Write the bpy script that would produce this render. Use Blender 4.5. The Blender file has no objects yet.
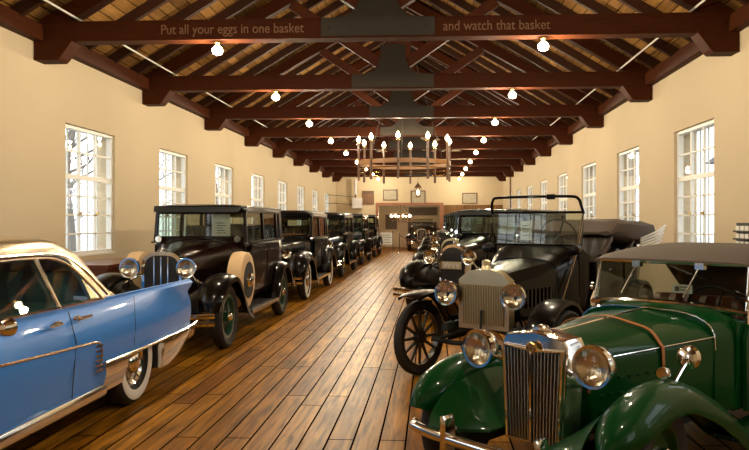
import bpy, bmesh, math, random
from mathutils import Vector, Matrix
random.seed(7)
PI = math.pi
sc = bpy.context.scene
COL = sc.collection

# ------------------------------------------------------------------ materials
MATS = {}
def _base(name):
    m = bpy.data.materials.new(name); m.use_nodes = True
    nt = m.node_tree; nt.nodes.clear()
    out = nt.nodes.new('ShaderNodeOutputMaterial')
    MATS[name] = m
    return m, nt, out
def mat(name, col, rough=0.5, metal=0.0, coat=0.0, var=0.12, scale=8.0, bump=0.0, spec=0.5, stretch=None, col2=None, sheen=0.0):
    m, nt, out = _base(name)
    b = nt.nodes.new('ShaderNodeBsdfPrincipled')
    b.inputs['Roughness'].default_value = rough
    b.inputs['Metallic'].default_value = metal
    b.inputs['Coat Weight'].default_value = coat
    b.inputs['Coat Roughness'].default_value = 0.04
    b.inputs['Specular IOR Level'].default_value = spec
    tc = nt.nodes.new('ShaderNodeTexCoord'); mp = nt.nodes.new('ShaderNodeMapping')
    nt.links.new(tc.outputs['Object'], mp.inputs[0])
    if stretch: mp.inputs['Scale'].default_value = stretch
    n = nt.nodes.new('ShaderNodeTexNoise'); n.inputs['Scale'].default_value = scale; n.inputs['Detail'].default_value = 4
    nt.links.new(mp.outputs[0], n.inputs['Vector'])
    mx = nt.nodes.new('ShaderNodeMix'); mx.data_type = 'RGBA'
    c2 = col2 or tuple(c * (1 - var * 2) for c in col)
    mx.inputs[6].default_value = (*col, 1); mx.inputs[7].default_value = (*c2, 1)
    nt.links.new(n.outputs['Fac'], mx.inputs[0])
    nt.links.new(mx.outputs[2], b.inputs['Base Color'])
    if bump:
        bp = nt.nodes.new('ShaderNodeBump'); bp.inputs['Strength'].default_value = bump; bp.inputs['Distance'].default_value = 0.01
        nt.links.new(n.outputs['Fac'], bp.inputs['Height']); nt.links.new(bp.outputs[0], b.inputs['Normal'])
    nt.links.new(b.outputs[0], out.inputs[0])
    return m
def glass(name, tint=(0.9, 0.92, 0.9), ior=1.45, rough=0.0):
    m, nt, out = _base(name)
    t = nt.nodes.new('ShaderNodeBsdfTransparent'); t.inputs[0].default_value = (*tint, 1)
    g = nt.nodes.new('ShaderNodeBsdfGlossy'); g.inputs['Roughness'].default_value = rough
    lw = nt.nodes.new('ShaderNodeLayerWeight'); lw.inputs['Blend'].default_value = 0.5
    pw = nt.nodes.new('ShaderNodeMath'); pw.operation = 'POWER'; pw.inputs[1].default_value = 4.0; nt.links.new(lw.outputs['Facing'], pw.inputs[0])
    f = nt.nodes.new('ShaderNodeMapRange'); nt.links.new(pw.outputs[0], f.inputs[0]); f.inputs[3].default_value = (ior - 1)**2 / (ior + 1)**2; f.inputs[4].default_value = 0.7
    mx = nt.nodes.new('ShaderNodeMixShader')
    nt.links.new(f.outputs[0], mx.inputs[0]); nt.links.new(t.outputs[0], mx.inputs[1]); nt.links.new(g.outputs[0], mx.inputs[2])
    nt.links.new(mx.outputs[0], out.inputs[0])
    return m
def emis(name, col, s):
    m, nt, out = _base(name)
    e = nt.nodes.new('ShaderNodeEmission'); e.inputs[0].default_value = (*col, 1); e.inputs[1].default_value = s
    nt.links.new(e.outputs[0], out.inputs[0])
    return m

mat('plaster', (0.57, 0.465, 0.315), 0.9, var=0.03, scale=2.5, spec=0.2)
mat('plaster_back', (0.60, 0.485, 0.32), 0.9, var=0.03, scale=2.5, spec=0.2)
mat('beam', (0.070, 0.016, 0.003), 0.6, var=0.28, scale=3, stretch=(1, 5, 12), bump=0.15, spec=0.10)
mat('rafter', (0.045, 0.014, 0.004), 0.65, var=0.3, scale=5, bump=0.1, spec=0.2)
mat('brace', (0.10, 0.024, 0.006), 0.55, var=0.25, scale=5, bump=0.1, spec=0.2)
mat('gusset', (0.038, 0.028, 0.018), 0.6, var=0.2, scale=6, metal=0.3)
mat('letter', (0.23, 0.11, 0.055), 0.7)
mat('white_paint', (0.80, 0.78, 0.72), 0.5, var=0.05)
mat('conduit', (0.75, 0.72, 0.65), 0.4, var=0.05)
mat('black_paint', (0.003, 0.0025, 0.0025), 0.3, coat=0.45, var=0.2, spec=0.08)
mat('maroon_paint', (0.009, 0.0025, 0.002), 0.3, coat=0.45, var=0.2, spec=0.08)
mat('green_black', (0.005, 0.014, 0.008), 0.3, coat=0.45, var=0.2, spec=0.08)
mat('green_paint', (0.0015, 0.046, 0.009), 0.35, coat=0.4, var=0.05, scale=3, spec=0.08)
mat('blue_paint', (0.050, 0.275, 0.88), 0.3, coat=0.7, var=0.03, scale=3, metal=0.0, spec=0.2)
mat('slat_metal', (0.75, 0.70, 0.62), 0.3, metal=1.0, var=0.1)
mat('chrome', (0.92, 0.91, 0.89), 0.09, metal=1.0, var=0.02)
mat('steel_roof', (0.50, 0.40, 0.25), 0.30, metal=1.0, var=0.03, scale=60)
mat('nickel', (0.78, 0.66, 0.42), 0.32, metal=1.0, var=0.08)
mat('core', (0.34, 0.27, 0.14), 0.45, metal=0.4, var=0.2, scale=40)
mat('dark_core', (0.012, 0.010, 0.009), 0.6, var=0.2, scale=30)
mat('rubber', (0.022, 0.018, 0.016), 0.75, var=0.2, scale=20, bump=0.1)
mat('whitewall', (0.75, 0.73, 0.68), 0.6, var=0.05)
mat('wood_spoke', (0.02, 0.012, 0.008), 0.35, coat=0.5)
mat('green_wheel', (0.01, 0.07, 0.04), 0.3, coat=0.6)
mat('red_paint', (0.45, 0.02, 0.015), 0.3, coat=0.5)
mat('tan_canvas', (0.72, 0.50, 0.27), 0.7, var=0.06, scale=15)
mat('tan_dark', (0.28, 0.13, 0.05), 0.6, var=0.1)
mat('canvas_top', (0.075, 0.052, 0.036), 0.75, var=0.1, scale=30, bump=0.1)
mat('dark_leather', (0.035, 0.020, 0.014), 0.42, var=0.2, scale=20, bump=0.2)
mat('tan_leather', (0.45, 0.17, 0.05), 0.45, var=0.1, scale=12)
mat('brown_leather', (0.17, 0.045, 0.018), 0.4, var=0.1, scale=12)
mat('cream_leather', (0.60, 0.58, 0.50), 0.5, var=0.06)
mat('teal_cloth', (0.10, 0.30, 0.36), 0.6, var=0.1)
mat('reflector', (0.96, 0.93, 0.86), 0.16, metal=1.0, var=0.1, scale=22, bump=0.7, stretch=(1.6, 1, .5))
mat('paper', (0.80, 0.79, 0.74), 0.7, var=0.02)
mat('print', (0.10, 0.09, 0.09), 0.7)
mat('seam', (0.004, 0.008, 0.010), 0.7)
mat('frame_wood', (0.13, 0.06, 0.03), 0.5)
mat('red_wood', (0.16, 0.030, 0.012), 0.35, coat=0.4, var=0.25, scale=4, stretch=(1, 6, 1))
mat('opening_wood', (0.30, 0.10, 0.035), 0.45, var=0.15)
mat('trunk', (0.25, 0.22, 0.19), 0.9, var=0.25, scale=6, bump=0.4)
mat('stone', (0.72, 0.68, 0.66), 0.9, var=0.15, scale=4)
mat('snow_ground', (0.62, 0.62, 0.58), 0.95, var=0.1, scale=2)
mat('slate', (0.12, 0.10, 0.09), 0.8, var=0.2)
mat('brass', (0.65, 0.42, 0.14), 0.25, metal=1.0)
mat('ring_wood', (0.35, 0.17, 0.06), 0.4, var=0.2)
mat('tan_board', (0.35, 0.24, 0.13), 0.5, metal=0.3, var=0.1)
mat('art_dark', (0.16, 0.11, 0.06), 0.6, var=0.35, scale=5)
mat('artwork', (0.55, 0.48, 0.34), 0.6, var=0.3, scale=9)
glass('window_glass', (0.97, 0.98, 0.98), 1.35)
glass('car_glass', (0.80, 0.84, 0.80), 1.5)
glass('lens_glass', (0.95, 0.93, 0.88), 1.5, 0.02)
emis('bulb', (1.0, 0.80, 0.52), 40.0)
emis('candle_bulb', (1.0, 0.76, 0.45), 30.0)
emis('lantern_glow', (1.0, 0.75, 0.42), 30.0)

def board_mat(name, c1, c2, gap, width, length, rough, mortar=0.006, coat=0.0, bumpd=0.004, rotz=PI/2, axis='XY', grain=0.35, nrough=0.0):
    m, nt, out = _base(name)
    N = nt.nodes.new; L = nt.links.new
    b = N('ShaderNodeBsdfPrincipled'); tc = N('ShaderNodeTexCoord'); mp = N('ShaderNodeMapping')
    L(tc.outputs['Object'], mp.inputs[0]); mp.inputs['Rotation'].default_value = (0, 0, rotz)
    br = N('ShaderNodeTexBrick'); L(mp.outputs[0], br.inputs['Vector'])
    br.inputs['Color1'].default_value = (0, 0, 0, 1); br.inputs['Color2'].default_value = (1, 1, 1, 1); br.inputs['Mortar'].default_value = (0, 0, 0, 1)
    br.inputs['Scale'].default_value = 1; br.inputs['Mortar Size'].default_value = mortar; br.inputs['Mortar Smooth'].default_value = 0.15
    br.inputs['Brick Width'].default_value = length; br.inputs['Row Height'].default_value = width; br.inputs['Bias'].default_value = 0.0
    br.offset = 0.37; br.offset_frequency = 3; br.squash = 0.8; br.squash_frequency = 2
    cm = N('ShaderNodeMix'); cm.data_type = 'RGBA'; cm.inputs[6].default_value = (*c1, 1); cm.inputs[7].default_value = (*c2, 1)
    L(br.outputs['Color'], cm.inputs[0])
    mp2 = N('ShaderNodeMapping'); L(mp.outputs[0], mp2.inputs[0]); mp2.inputs['Scale'].default_value = (1.2, 14, 14)
    nz = N('ShaderNodeTexNoise'); nz.inputs['Scale'].default_value = 1.6; nz.inputs['Detail'].default_value = 6; nz.inputs['Distortion'].default_value = 0.6
    L(mp2.outputs[0], nz.inputs['Vector'])
    nz2 = N('ShaderNodeTexNoise'); nz2.inputs['Scale'].default_value = 1.1; nz2.inputs['Detail'].default_value = 5; L(mp.outputs[0], nz2.inputs['Vector'])
    r = N('ShaderNodeMapRange'); r.clamp = False; L(nz.outputs['Fac'], r.inputs[0]); r.inputs[1].default_value = 0.3; r.inputs[2].default_value = 0.7; r.inputs[3].default_value = 1 - grain; r.inputs[4].default_value = 1.12
    r2 = N('ShaderNodeMapRange'); r2.clamp = False; L(nz2.outputs['Fac'], r2.inputs[0]); r2.inputs[1].default_value = 0.3; r2.inputs[2].default_value = 0.7; r2.inputs[3].default_value = 0.72; r2.inputs[4].default_value = 1.15
    mu = N('ShaderNodeMath'); mu.operation = 'MULTIPLY'; L(r.outputs[0], mu.inputs[0]); L(r2.outputs[0], mu.inputs[1])
    vm = N('ShaderNodeVectorMath'); vm.operation = 'SCALE'; L(cm.outputs[2], vm.inputs[0]); L(mu.outputs[0], vm.inputs['Scale'])
    gm = N('ShaderNodeMix'); gm.data_type = 'RGBA'; L(br.outputs['Fac'], gm.inputs[0]); L(vm.outputs[0], gm.inputs[6]); gm.inputs[7].default_value = (*gap, 1)
    L(gm.outputs[2], b.inputs['Base Color'])
    sp = N('ShaderNodeMapRange'); L(br.outputs['Fac'], sp.inputs[0]); sp.inputs[3].default_value = 0.09; sp.inputs[4].default_value = 0.0; L(sp.outputs[0], b.inputs['Specular IOR Level'])
    b.inputs['Coat Weight'].default_value = coat
    rr = N('ShaderNodeMapRange'); rr.clamp = False; L(nz2.outputs['Fac'], rr.inputs[0]); rr.inputs[1].default_value = 0.3; rr.inputs[2].default_value = 0.7; rr.inputs[3].default_value = rough - nrough; rr.inputs[4].default_value = rough + nrough
    L(rr.outputs[0], b.inputs['Roughness']); b.inputs['Specular Tint'].default_value = (1.0, 0.76, 0.40, 1)
    h = N('ShaderNodeMath'); h.operation = 'SUBTRACT'; L(r.outputs[0], h.inputs[0]); 
    h2 = N('ShaderNodeMath'); h2.operation = 'MULTIPLY'; h2.inputs[1].default_value = 6; L(br.outputs['Fac'], h2.inputs[0]); L(h2.outputs[0], h.inputs[1])
    bp = N('ShaderNodeBump'); bp.inputs['Strength'].default_value = 0.5; bp.inputs['Distance'].default_value = bumpd
    L(h.outputs[0], bp.inputs['Height']); L(bp.outputs[0], b.inputs['Normal']); 
    L(b.outputs[0], out.inputs[0])
    return m
board_mat('floor_planks', (0.25, 0.088, 0.007), (0.47, 0.205, 0.018), (0.004, 0.002, 0.001), 0.185, 3.1, 0.35, mortar=0.0075, nrough=0.0, grain=0.75, bumpd=0.0025)
board_mat('deck_boards', (0.14, 0.062, 0.016), (0.34, 0.175, 0.05), (0.02, 0.008, 0.003), 0.16, 2.6, 0.7, mortar=0.006, rotz=PI/2)
board_mat('panel_boards', (0.20, 0.105, 0.045), (0.28, 0.15, 0.07), (0.04, 0.02, 0.01), 0.14, 6.0, 0.55, mortar=0.008, rotz=PI/2, grain=0.2)

# ------------------------------------------------------------------ mesh builder
def V(*a): return Vector(a)
def smooth_path(pts, n=4):
    P = [Vector(p) for p in pts]
    if len(P) < 3: return P
    out = []
    for i in range(len(P) - 1):
        p0 = P[max(i-1, 0)]; p1 = P[i]; p2 = P[i+1]; p3 = P[min(i+2, len(P)-1)]
        for k in range(n):
            t = k / n
            out.append(0.5 * ((2*p1) + (p2-p0)*t + (2*p0-5*p1+4*p2-p3)*t*t + (3*p1-p0-3*p2+p3)*t**3))
    out.append(P[-1])
    return out
class MB:
    def __init__(s): s.v = []; s.f = []
    def add(s, vs, fs):
        o = len(s.v); s.v += [tuple(v) for v in vs]; s.f += [tuple(i + o for i in f) for f in fs]; return s
    def box(s, x0, x1, y0, y1, z0, z1, M=None):
        vs = [V(x, y, z) for x in (x0, x1) for y in (y0, y1) for z in (z0, z1)]
        if M: vs = [M @ v for v in vs]
        return s.add(vs, [(0,1,3,2), (4,6,7,5), (0,4,5,1), (2,3,7,6), (0,2,6,4), (1,5,7,3)])
    def hexa(s, a, b):      # two quads (4 pts each) joined
        return s.add(list(a) + list(b), [(0,3,2,1), (4,5,6,7), (0,1,5,4), (1,2,6,5), (2,3,7,6), (3,0,4,7)])
    def bar(s, p, q, w, h, up=(0, 0, 1)):
        p = Vector(p); q = Vector(q); d = (q - p).normalized(); u = Vector(up)
        sd = d.cross(u)
        if sd.length < 1e-4: sd = d.cross(V(1, 0, 0))
        sd.normalize(); u = sd.cross(d).normalized()
        f = lambda c: [c - sd*w/2 - u*h/2, c + sd*w/2 - u*h/2, c + sd*w/2 + u*h/2, c - sd*w/2 + u*h/2]
        return s.hexa(f(p), f(q))
    def loft(s, rings, closed=True, caps=True):
        n = len(rings[0]); o = len(s.v); vs = []; fs = []
        for r in rings: vs += [Vector(p) for p in r]
        for i in range(len(rings) - 1):
            for j in range(n if closed else n - 1):
                a = i*n + j; b = i*n + (j+1) % n
                fs.append((a, b, b + n, a + n))
        if caps:
            fs.append(tuple(range(n))[::-1]); fs.append(tuple((len(rings)-1)*n + j for j in range(n)))
        return s.add(vs, fs)
    def tube(s, pts, r, n=8, closed=False):
        P = [Vector(p) for p in pts]; m = len(P)
        rs = r if isinstance(r, (list, tuple)) else [r] * m
        rings = []; prev = None
        for i in range(m):
            if closed: t = (P[(i+1) % m] - P[(i-1) % m])
            else: t = P[min(i+1, m-1)] - P[max(i-1, 0)]
            t.normalize()
            if prev is None:
                a = V(0, 0, 1) if abs(t.z) < 0.9 else V(1, 0, 0)
                u = t.cross(a).normalized()
            else:
                u = (prev - t * prev.dot(t))
                u = u.normalized() if u.length > 1e-5 else t.cross(V(0, 0, 1)).normalized()
            prev = u; w = t.cross(u)
            rings.append([P[i] + (u*math.cos(2*PI*k/n) + w*math.sin(2*PI*k/n)) * rs[i] for k in range(n)])
        if closed:
            rings.append(rings[0]); return s.loft(rings, True, False)
        return s.loft(rings, True, True)
    def lathe(s, prof, o=(0, 0, 0), axis=(0, 0, 1), n=24, caps=True):
        o = Vector(o); ax = Vector(axis).normalized()
        a = V(0, 0, 1) if abs(ax.z) < 0.9 else V(1, 0, 0)
        u = ax.cross(a).normalized(); w = ax.cross(u)
        rings = []
        for (h, r) in prof:
            r = max(r, 1e-4)
            rings.append([o + ax*h + (u*math.cos(2*PI*k/n) + w*math.sin(2*PI*k/n)) * r for k in range(n)])
        return s.loft(rings, True, caps)
    def prism(s, poly, a0, a1, axis='x'):
        f = {'x': lambda p, a: V(a, p[0], p[1]), 'y': lambda p, a: V(p[0], a, p[1]), 'z': lambda p, a: V(p[0], p[1], a)}[axis]
        return s.loft([[f(p, a0) for p in poly], [f(p, a1) for p in poly]])
    def sphere(s, c, r, n=12, sz=1.0):
        return s.lathe([(-r*sz*math.cos(PI*i/8), r*math.sin(PI*i/8)) for i in range(9)], c, (0, 0, 1), n)
    def sweep(s, path, x, w, crown=0.05, lip=0.03, th=0.012, n=10, side=1, inlip=None):
        # path of (y, z); cross-section bends along the path normal; outer side gets a deeper lip
        P = [Vector((0, p[0], p[1])) for p in path]; m = len(P); rings = []
        for i in range(m):
            t = (P[min(i+1, m-1)] - P[max(i-1, 0)]).normalized(); nrm = V(0, -t.z, t.y)
            ww = w[i] if isinstance(w, (list, tuple)) else w
            lp = lip[i] if isinstance(lip, (list, tuple)) else lip
            xx = x[i] if isinstance(x, (list, tuple)) else x
            top = []
            for k in range(n + 1):
                u = -1 + 2*k/n
                top.append((u*ww, -crown*abs(u)**2.4))
            il = (lp if inlip is None else inlip)
            outer = [(-ww, -crown - il)] + top + [(ww, -crown - lp)]
            inner = [(a * (1 - th/ww) , b - th) if 0 < q < len(outer)-1 else (a * (1 - th/ww), b) for q, (a, b) in enumerate(outer)][::-1]
            rings.append([P[i] + V(xx + side*a, 0, 0) + nrm*b for (a, b) in outer + inner])
        return s.loft(rings)
    def build(s, name, m, parent=None, loc=(0, 0, 0), rot=(0, 0, 0), smooth=True, ang=38):
        me = bpy.data.meshes.new(name); me.from_pydata(s.v, [], s.f); me.update()
        bm = bmesh.new(); bm.from_mesh(me)
        bmesh.ops.remove_doubles(bm, verts=bm.verts, dist=1e-6)
        bmesh.ops.recalc_face_normals(bm, faces=bm.faces); bm.to_mesh(me); bm.free()
        if smooth:
            me.shade_smooth(); me.set_sharp_from_angle(angle=math.radians(ang))
        me.materials.append(MATS[m])
        o = bpy.data.objects.new(name, me); COL.objects.link(o)
        o.location = loc; o.rotation_euler = rot
        if parent: o.parent = parent
        return o
def cut(o, cutter_mb, name='cutter'):
    c = cutter_mb.build(name, 'seam')
    md = o.modifiers.new('b', 'BOOLEAN'); md.operation = 'DIFFERENCE'; md.object = c; md.solver = 'EXACT'
    dg = bpy.context.evaluated_depsgraph_get()
    par = c.parent; c.parent = o.parent
    dg.update()
    me = bpy.data.meshes.new_from_object(o.evaluated_get(dg)); o.modifiers.clear(); old = o.data; o.data = me
    me.shade_smooth(); me.set_sharp_from_angle(angle=math.radians(38))
    while len(me.materials) > 1: me.materials.pop()
    bpy.data.objects.remove(c)
def empty(name, loc=(0, 0, 0), rz=0.0, parent=None):
    o = bpy.data.objects.new(name, None); o.empty_display_size = 0.2; COL.objects.link(o)
    o.location = loc; o.rotation_euler = (0, 0, rz)
    if parent: o.parent = parent
    return o
def tag(o, label, cat, group=None):
    o['label'] = label; o['category'] = cat
    if group: o['group'] = group
    return o
def thing(name, label, cat, loc=(0, 0, 0), rz=0.0, group=None):
    return tag(empty(name, loc, rz), label, cat, group)
def struct(o): o['kind'] = 'structure'; return o
def copy_tree(o, parent=None):
    c = o.copy(); COL.objects.link(c)
    if parent: c.parent = parent
    for ch in list(o.children): copy_tree(ch, c)
    return c

LD = {}
def lamp(parent, loc, power, radius, col):
    key = (power, radius)
    if key not in LD:
        l = bpy.data.lights.new('lamp_light', 'POINT'); l.energy = power; l.shadow_soft_size = radius; l.color = col; LD[key] = l
    o = bpy.data.objects.new('lamp_light', LD[key]); COL.objects.link(o); o.location = loc; o.parent = parent
    return o
# ------------------------------------------------------------------ the hall
XL, XR, YB, YF = -5.0, 3.67, 36.6, -3.0
XC = (XL + XR) / 2
EAVE = 3.82
WT = 0.34
T0, TS = 8.68, 3.3
trussY = [T0 + TS*k for k in range(-2, 9)]
winY = [T0 + TS*k + 1.39 for k in range(-3, 8)]
WW, Z0, Z1 = 1.50, 1.06, 2.91

m = MB().box(XL - WT, XR + WT, YF - 0.3, YB + 8, -0.12, 0.0); fl = struct(m.build('floor', 'floor_planks', smooth=False))

def side_wall(name, x0, x1):
    m = MB(); m.box(x0, x1, YF - 0.3, YB + 0.3, 0, Z0); m.box(x0, x1, YF - 0.3, YB + 0.3, Z1, EAVE + 0.3)
    ys = YF - 0.3
    for wy in winY:
        m.box(x0, x1, ys, wy - WW/2, Z0, Z1); ys = wy + WW/2
    m.box(x0, x1, ys, YB + 0.3, Z0, Z1)
    return struct(m.build(name, 'plaster', smooth=False))
side_wall('wall_left', XL - WT, XL)
side_wall('wall_right', XR, XR + WT)
# gable ends
def gable(name, y0, y1, hole=None):
    m = MB()
    if hole:
        hx0, hx1, hz = hole
        m.box(XL, hx0, y0, y1, 0, hz); m.box(hx1, XR, y0, y1, 0, hz); m.box(XL, XR, y0, y1, hz, EAVE + 0.3)
    else: m.box(XL, XR, y0, y1, 0, EAVE + 0.3)
    ap = EAVE + 0.28 + (XR - XC)*0.6
    m.prism([(XL, EAVE + 0.3), (XR, EAVE + 0.3), (XC, ap)], y0, y1, 'y')
    return struct(m.build(name, 'plaster_back', smooth=False))
gable('wall_front', YF - 0.3, YF)
OX0, OX1, OZ = -2.80, 0.42, 2.42
gable('wall_back', YB, YB + 0.3, (OX0, OX1, OZ))
# annex beyond the opening
m = MB(); m.box(-4.2, 2.2, YB + 6.4, YB + 6.6, 0, 3.0); struct(m.build('wall_annex_back', 'plaster_back', smooth=False))
m = MB(); m.box(-4.3, -4.2, YB + 0.3, YB + 6.6, 0, 3.0); struct(m.build('wall_annex_left', 'plaster_back', smooth=False))
m = MB(); m.box(2.2, 2.3, YB + 0.3, YB + 6.6, 0, 3.0); struct(m.build('wall_annex_right', 'plaster_back', smooth=False))
m = MB(); m.box(-4.3, 2.3, YB + 0.3, YB + 6.6, 2.72, 2.9); struct(m.build('ceiling_annex', 'opening_wood', smooth=False))
# opening casing, red post, dado panelling
m = MB(); m.box(OX0 - 0.14, OX0, YB - 0.05, YB, 0, OZ + 0.14); m.box(OX1, OX1 + 0.18, YB - 0.05, YB, 0, OZ + 0.14); m.box(OX0, OX1, YB - 0.05, YB, OZ, OZ + 0.14)
struct(m.build('trim_1', 'opening_wood', smooth=False))
m = MB(); m.box(OX1 + 0.18, XR, YB - 0.04, YB, 0, OZ + 0.02); struct(m.build('trim_2', 'panel_boards', smooth=False))
# baseboards
for nm, a, b in (('baseboard_left', XL, XL + 0.03), ('baseboard_right', XR - 0.03, XR)):
    struct(MB().box(a, b, YF, YB, 0, 0.16).build(nm, 'frame_wood', smooth=False))

# windows
def window(n, side, wy):
    # side -1 left wall, +1 right wall; local x grows outward from the room
    xin = XL if side < 0 else XR
    X = lambda d: xin + side*d
    def bx(m, d0, d1, y0, y1, z0, z1):
        a, b = sorted((X(d0), X(d1))); m.box(a, b, y0, y1, z0, z1)
    y0, y1 = wy - WW/2, wy + WW/2
    m = MB(); f = 0.05
    bx(m, .04, .12, y0, y0 + f, Z0, Z1); bx(m, .04, .12, y1 - f, y1, Z0, Z1); bx(m, .04, .12, y0 + f, y1 - f, Z1 - f, Z1); bx(m, .04, .12, y0 + f, y1 - f, Z0, Z0 + f + .02)
    root = struct(m.build('window_%d' % n, 'white_paint', smooth=False))
    zm = Z1 - 0.72
    m = MB(); bx(m, .05, .10, y0 + f, y1 - f, zm - .035, zm + .035)
    for k in (1, 2):
        yy = y0 + f + (WW - 2*f)*k/3; bx(m, .06, .095, yy - .013, yy + .013, Z0 + f, Z1 - f)
    bx(m, .06, .094, y0 + f, y1 - f, (zm + Z1)/2 - .012, (zm + Z1)/2 + .012)
    for k in (1, 2, 3):
        zz = Z0 + f + (zm - Z0 - f)*k/4; bx(m, .06, .094, y0 + f, y1 - f, zz - .012, zz + .012)
    m.build('window_sash', 'white_paint', root, smooth=False)
    m = MB(); bx(m, .075, .08, y0 + f, y1 - f, Z0 + f, Z1 - f); m.build('window_pane', 'window_glass', root, smooth=False)
    m = MB()
    for k in range(5):
        yy = y0 + WW*(k + .5)/5 + .04; m.tube([(X(.24), yy, Z0 + .01), (X(.24), yy, Z1 - .01)], 0.014, 6)
    m.build('security_bars', 'white_paint', root)
    m = MB(); bx(m, .0, .05, y0, y1, Z0 - .001, Z0 + .02); m.build('window_sill', 'white_paint', root, smooth=False)
    m = MB()
    for yy in (wy - .25, wy + .25): bx(m, .03, .06, yy - .02, yy + .02, Z0 + .60, Z0 + .635)
    m.build('sash_catch', 'brass', root, smooth=False)
i = 1
for side in (-1, 1):
    for wy in winY: window(i, side, wy); i += 1

# ceiling : boarded deck, common rafters, wall plates
SL = 0.60; WPZ = EAVE + 0.26
def deck_pts(x, off=0): return WPZ + (XR - XC - abs(x - XC))*SL + off
m = MB()
for s in (-1, 1):
    xe = XC + s*(XR - XC + 0.35)
    a = [V(XC, YF - .3, deck_pts(XC)), V(xe, YF - .3, deck_pts(xe)), V(xe, YF - .3, deck_pts(xe) + .06), V(XC, YF - .3, deck_pts(XC) + .06)]
    b = [v + V(0, YB + .6 - YF, 0) for v in a]; m.hexa(a, b)
ceil = struct(m.build('ceiling', 'deck_boards', smooth=False))
for s in (-1, 1):
    y = YF + 0.35
    while y < YB:
        if min(abs(y - t) for t in trussY) > 0.0:
            m = MB(); xe = XC + s*(XR - XC)
            m.bar((XC, y, deck_pts(XC) - .075), (xe, y, deck_pts(xe) - .075), 0.075, 0.15)
            m.build('common_rafter', 'rafter', ceil, smooth=False)
        y += 0.825
m = MB(); m.box(XC - .03, XC + .03, YF, YB, deck_pts(XC) - .25, deck_pts(XC) - .01); m.build('ridge_board', 'rafter', ceil, smooth=False)
m = MB(); m.box(XL, XL + .13, YF, YB, EAVE, EAVE + .2); struct(m.build('trim_3', 'beam', smooth=False))
m = MB(); m.box(XR - .13, XR, YF, YB, EAVE, EAVE + .2); struct(m.build('trim_4', 'beam', smooth=False))

ORD = ['over the camera position', 'just in front of the camera, above the first cars', 'nearest in view, lettered with a motto', 'second in view, behind the motto beam', 'third in view, before the candle chandelier', 'fourth in view, just beyond the candle chandelier', 'fifth in view, behind the chandelier', 'sixth in view, down the hall', 'third from the far gable wall', 'second from the far gable wall', 'closest to the far gable wall']
def text_mesh(txt, size, name, m, parent, loc, rot, sx=1.0, extr=0.004, align='LEFT'):
    cu = bpy.data.curves.new(name, 'FONT'); cu.body = txt; cu.size = size; cu.extrude = extr; cu.align_x = align; cu.align_y = 'CENTER'
    t = bpy.data.objects.new(name, cu); COL.objects.link(t)
    dg = bpy.context.evaluated_depsgraph_get(); dg.update()
    me = bpy.data.meshes.new_from_object(t.evaluated_get(dg)); bpy.data.objects.remove(t)
    me.materials.clear(); me.materials.append(MATS[m])
    o = bpy.data.objects.new(name, me); COL.objects.link(o); o.location = loc; o.rotation_euler = rot; o.scale = (sx, 1, 1)
    if parent: o.parent = parent
    return o
HS = XR - XC
def truss(y, idx):
    t = thing('roof_truss', 'dark timber roof truss, ' + ORD[idx], 'roof truss', (XC, y, EAVE))
    b = MB().box(-HS, HS, -.1, .1, 0, .25).build('tie_beam', 'beam', t, smooth=False)
    apex = WPZ + HS*SL - EAVE - .18
    MB().box(-.1, .1, -.085, .085, .25, apex).build('king_post', 'brace', t, smooth=False)
    for s in (-1, 1):
        MB().bar((s*(HS - .1), 0, .20), (s*.06, 0, apex - .12), .15, .2, (0, 0, 1)).build('principal_rafter', 'beam', t, smooth=False)
        MB().bar((s*.2, 0, .42), (s*1.75, 0, apex - 1.75*SL - .15), .13, .17).build('brace', 'brace', t, smooth=False)
        c = MB().prism([(s*HS, .02), (s*(HS - .5), .02), (s*(HS - .34), -.20), (s*(HS - .30), -.235), (s*HS, -.235)], -.12, .12, 'y').build('corbel', 'beam', t, smooth=False)
    # gusset plates either side
    pr = [(-.70, .02), (.70, .02), (.70, .24), (.46, .25), (.33, .30), (.25, .40), (.21, .55), (.21, .75)]
    pr += [(-a, z) for a, z in pr[:1:-1]]
    for q in (-.112, .112):
        g = MB().prism(pr, q - .008, q + .008, 'y').build('gusset_plate', 'gusset', t, smooth=False)
        if q < 0:
            for bxp in ((-.6, -.35, .35, .6) if idx == 2 else ()):
                MB().lathe([(0, .018), (.012, .018), (.018, .008)], (bxp, q - .008, .13), (0, -1, 0), 8).build('bolt', 'gusset', g)
    if idx == 2:
        text_mesh('Put all your eggs in one basket', .17, 'carved_lettering', 'letter', b, (-2.72, -.101, .125), (PI/2, 0, 0), 0.86)
        text_mesh('and watch that basket', .17, 'carved_lettering', 'letter', b, (.80, -.101, .125), (PI/2, 0, 0), 0.86)
    return t
for k, y in enumerate(trussY): truss(y, k)

# conduits
for (x, lab) in ((-4.43, 'thin pale electrical conduit running along the left roof slope'), (3.12, 'thin pale electrical conduit running along the right roof slope')):
    tag(MB().tube([(x, YF, 4.095), (x, 24, 4.095)], .013, 8).build('conduit', 'conduit'), lab, 'conduit')

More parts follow.
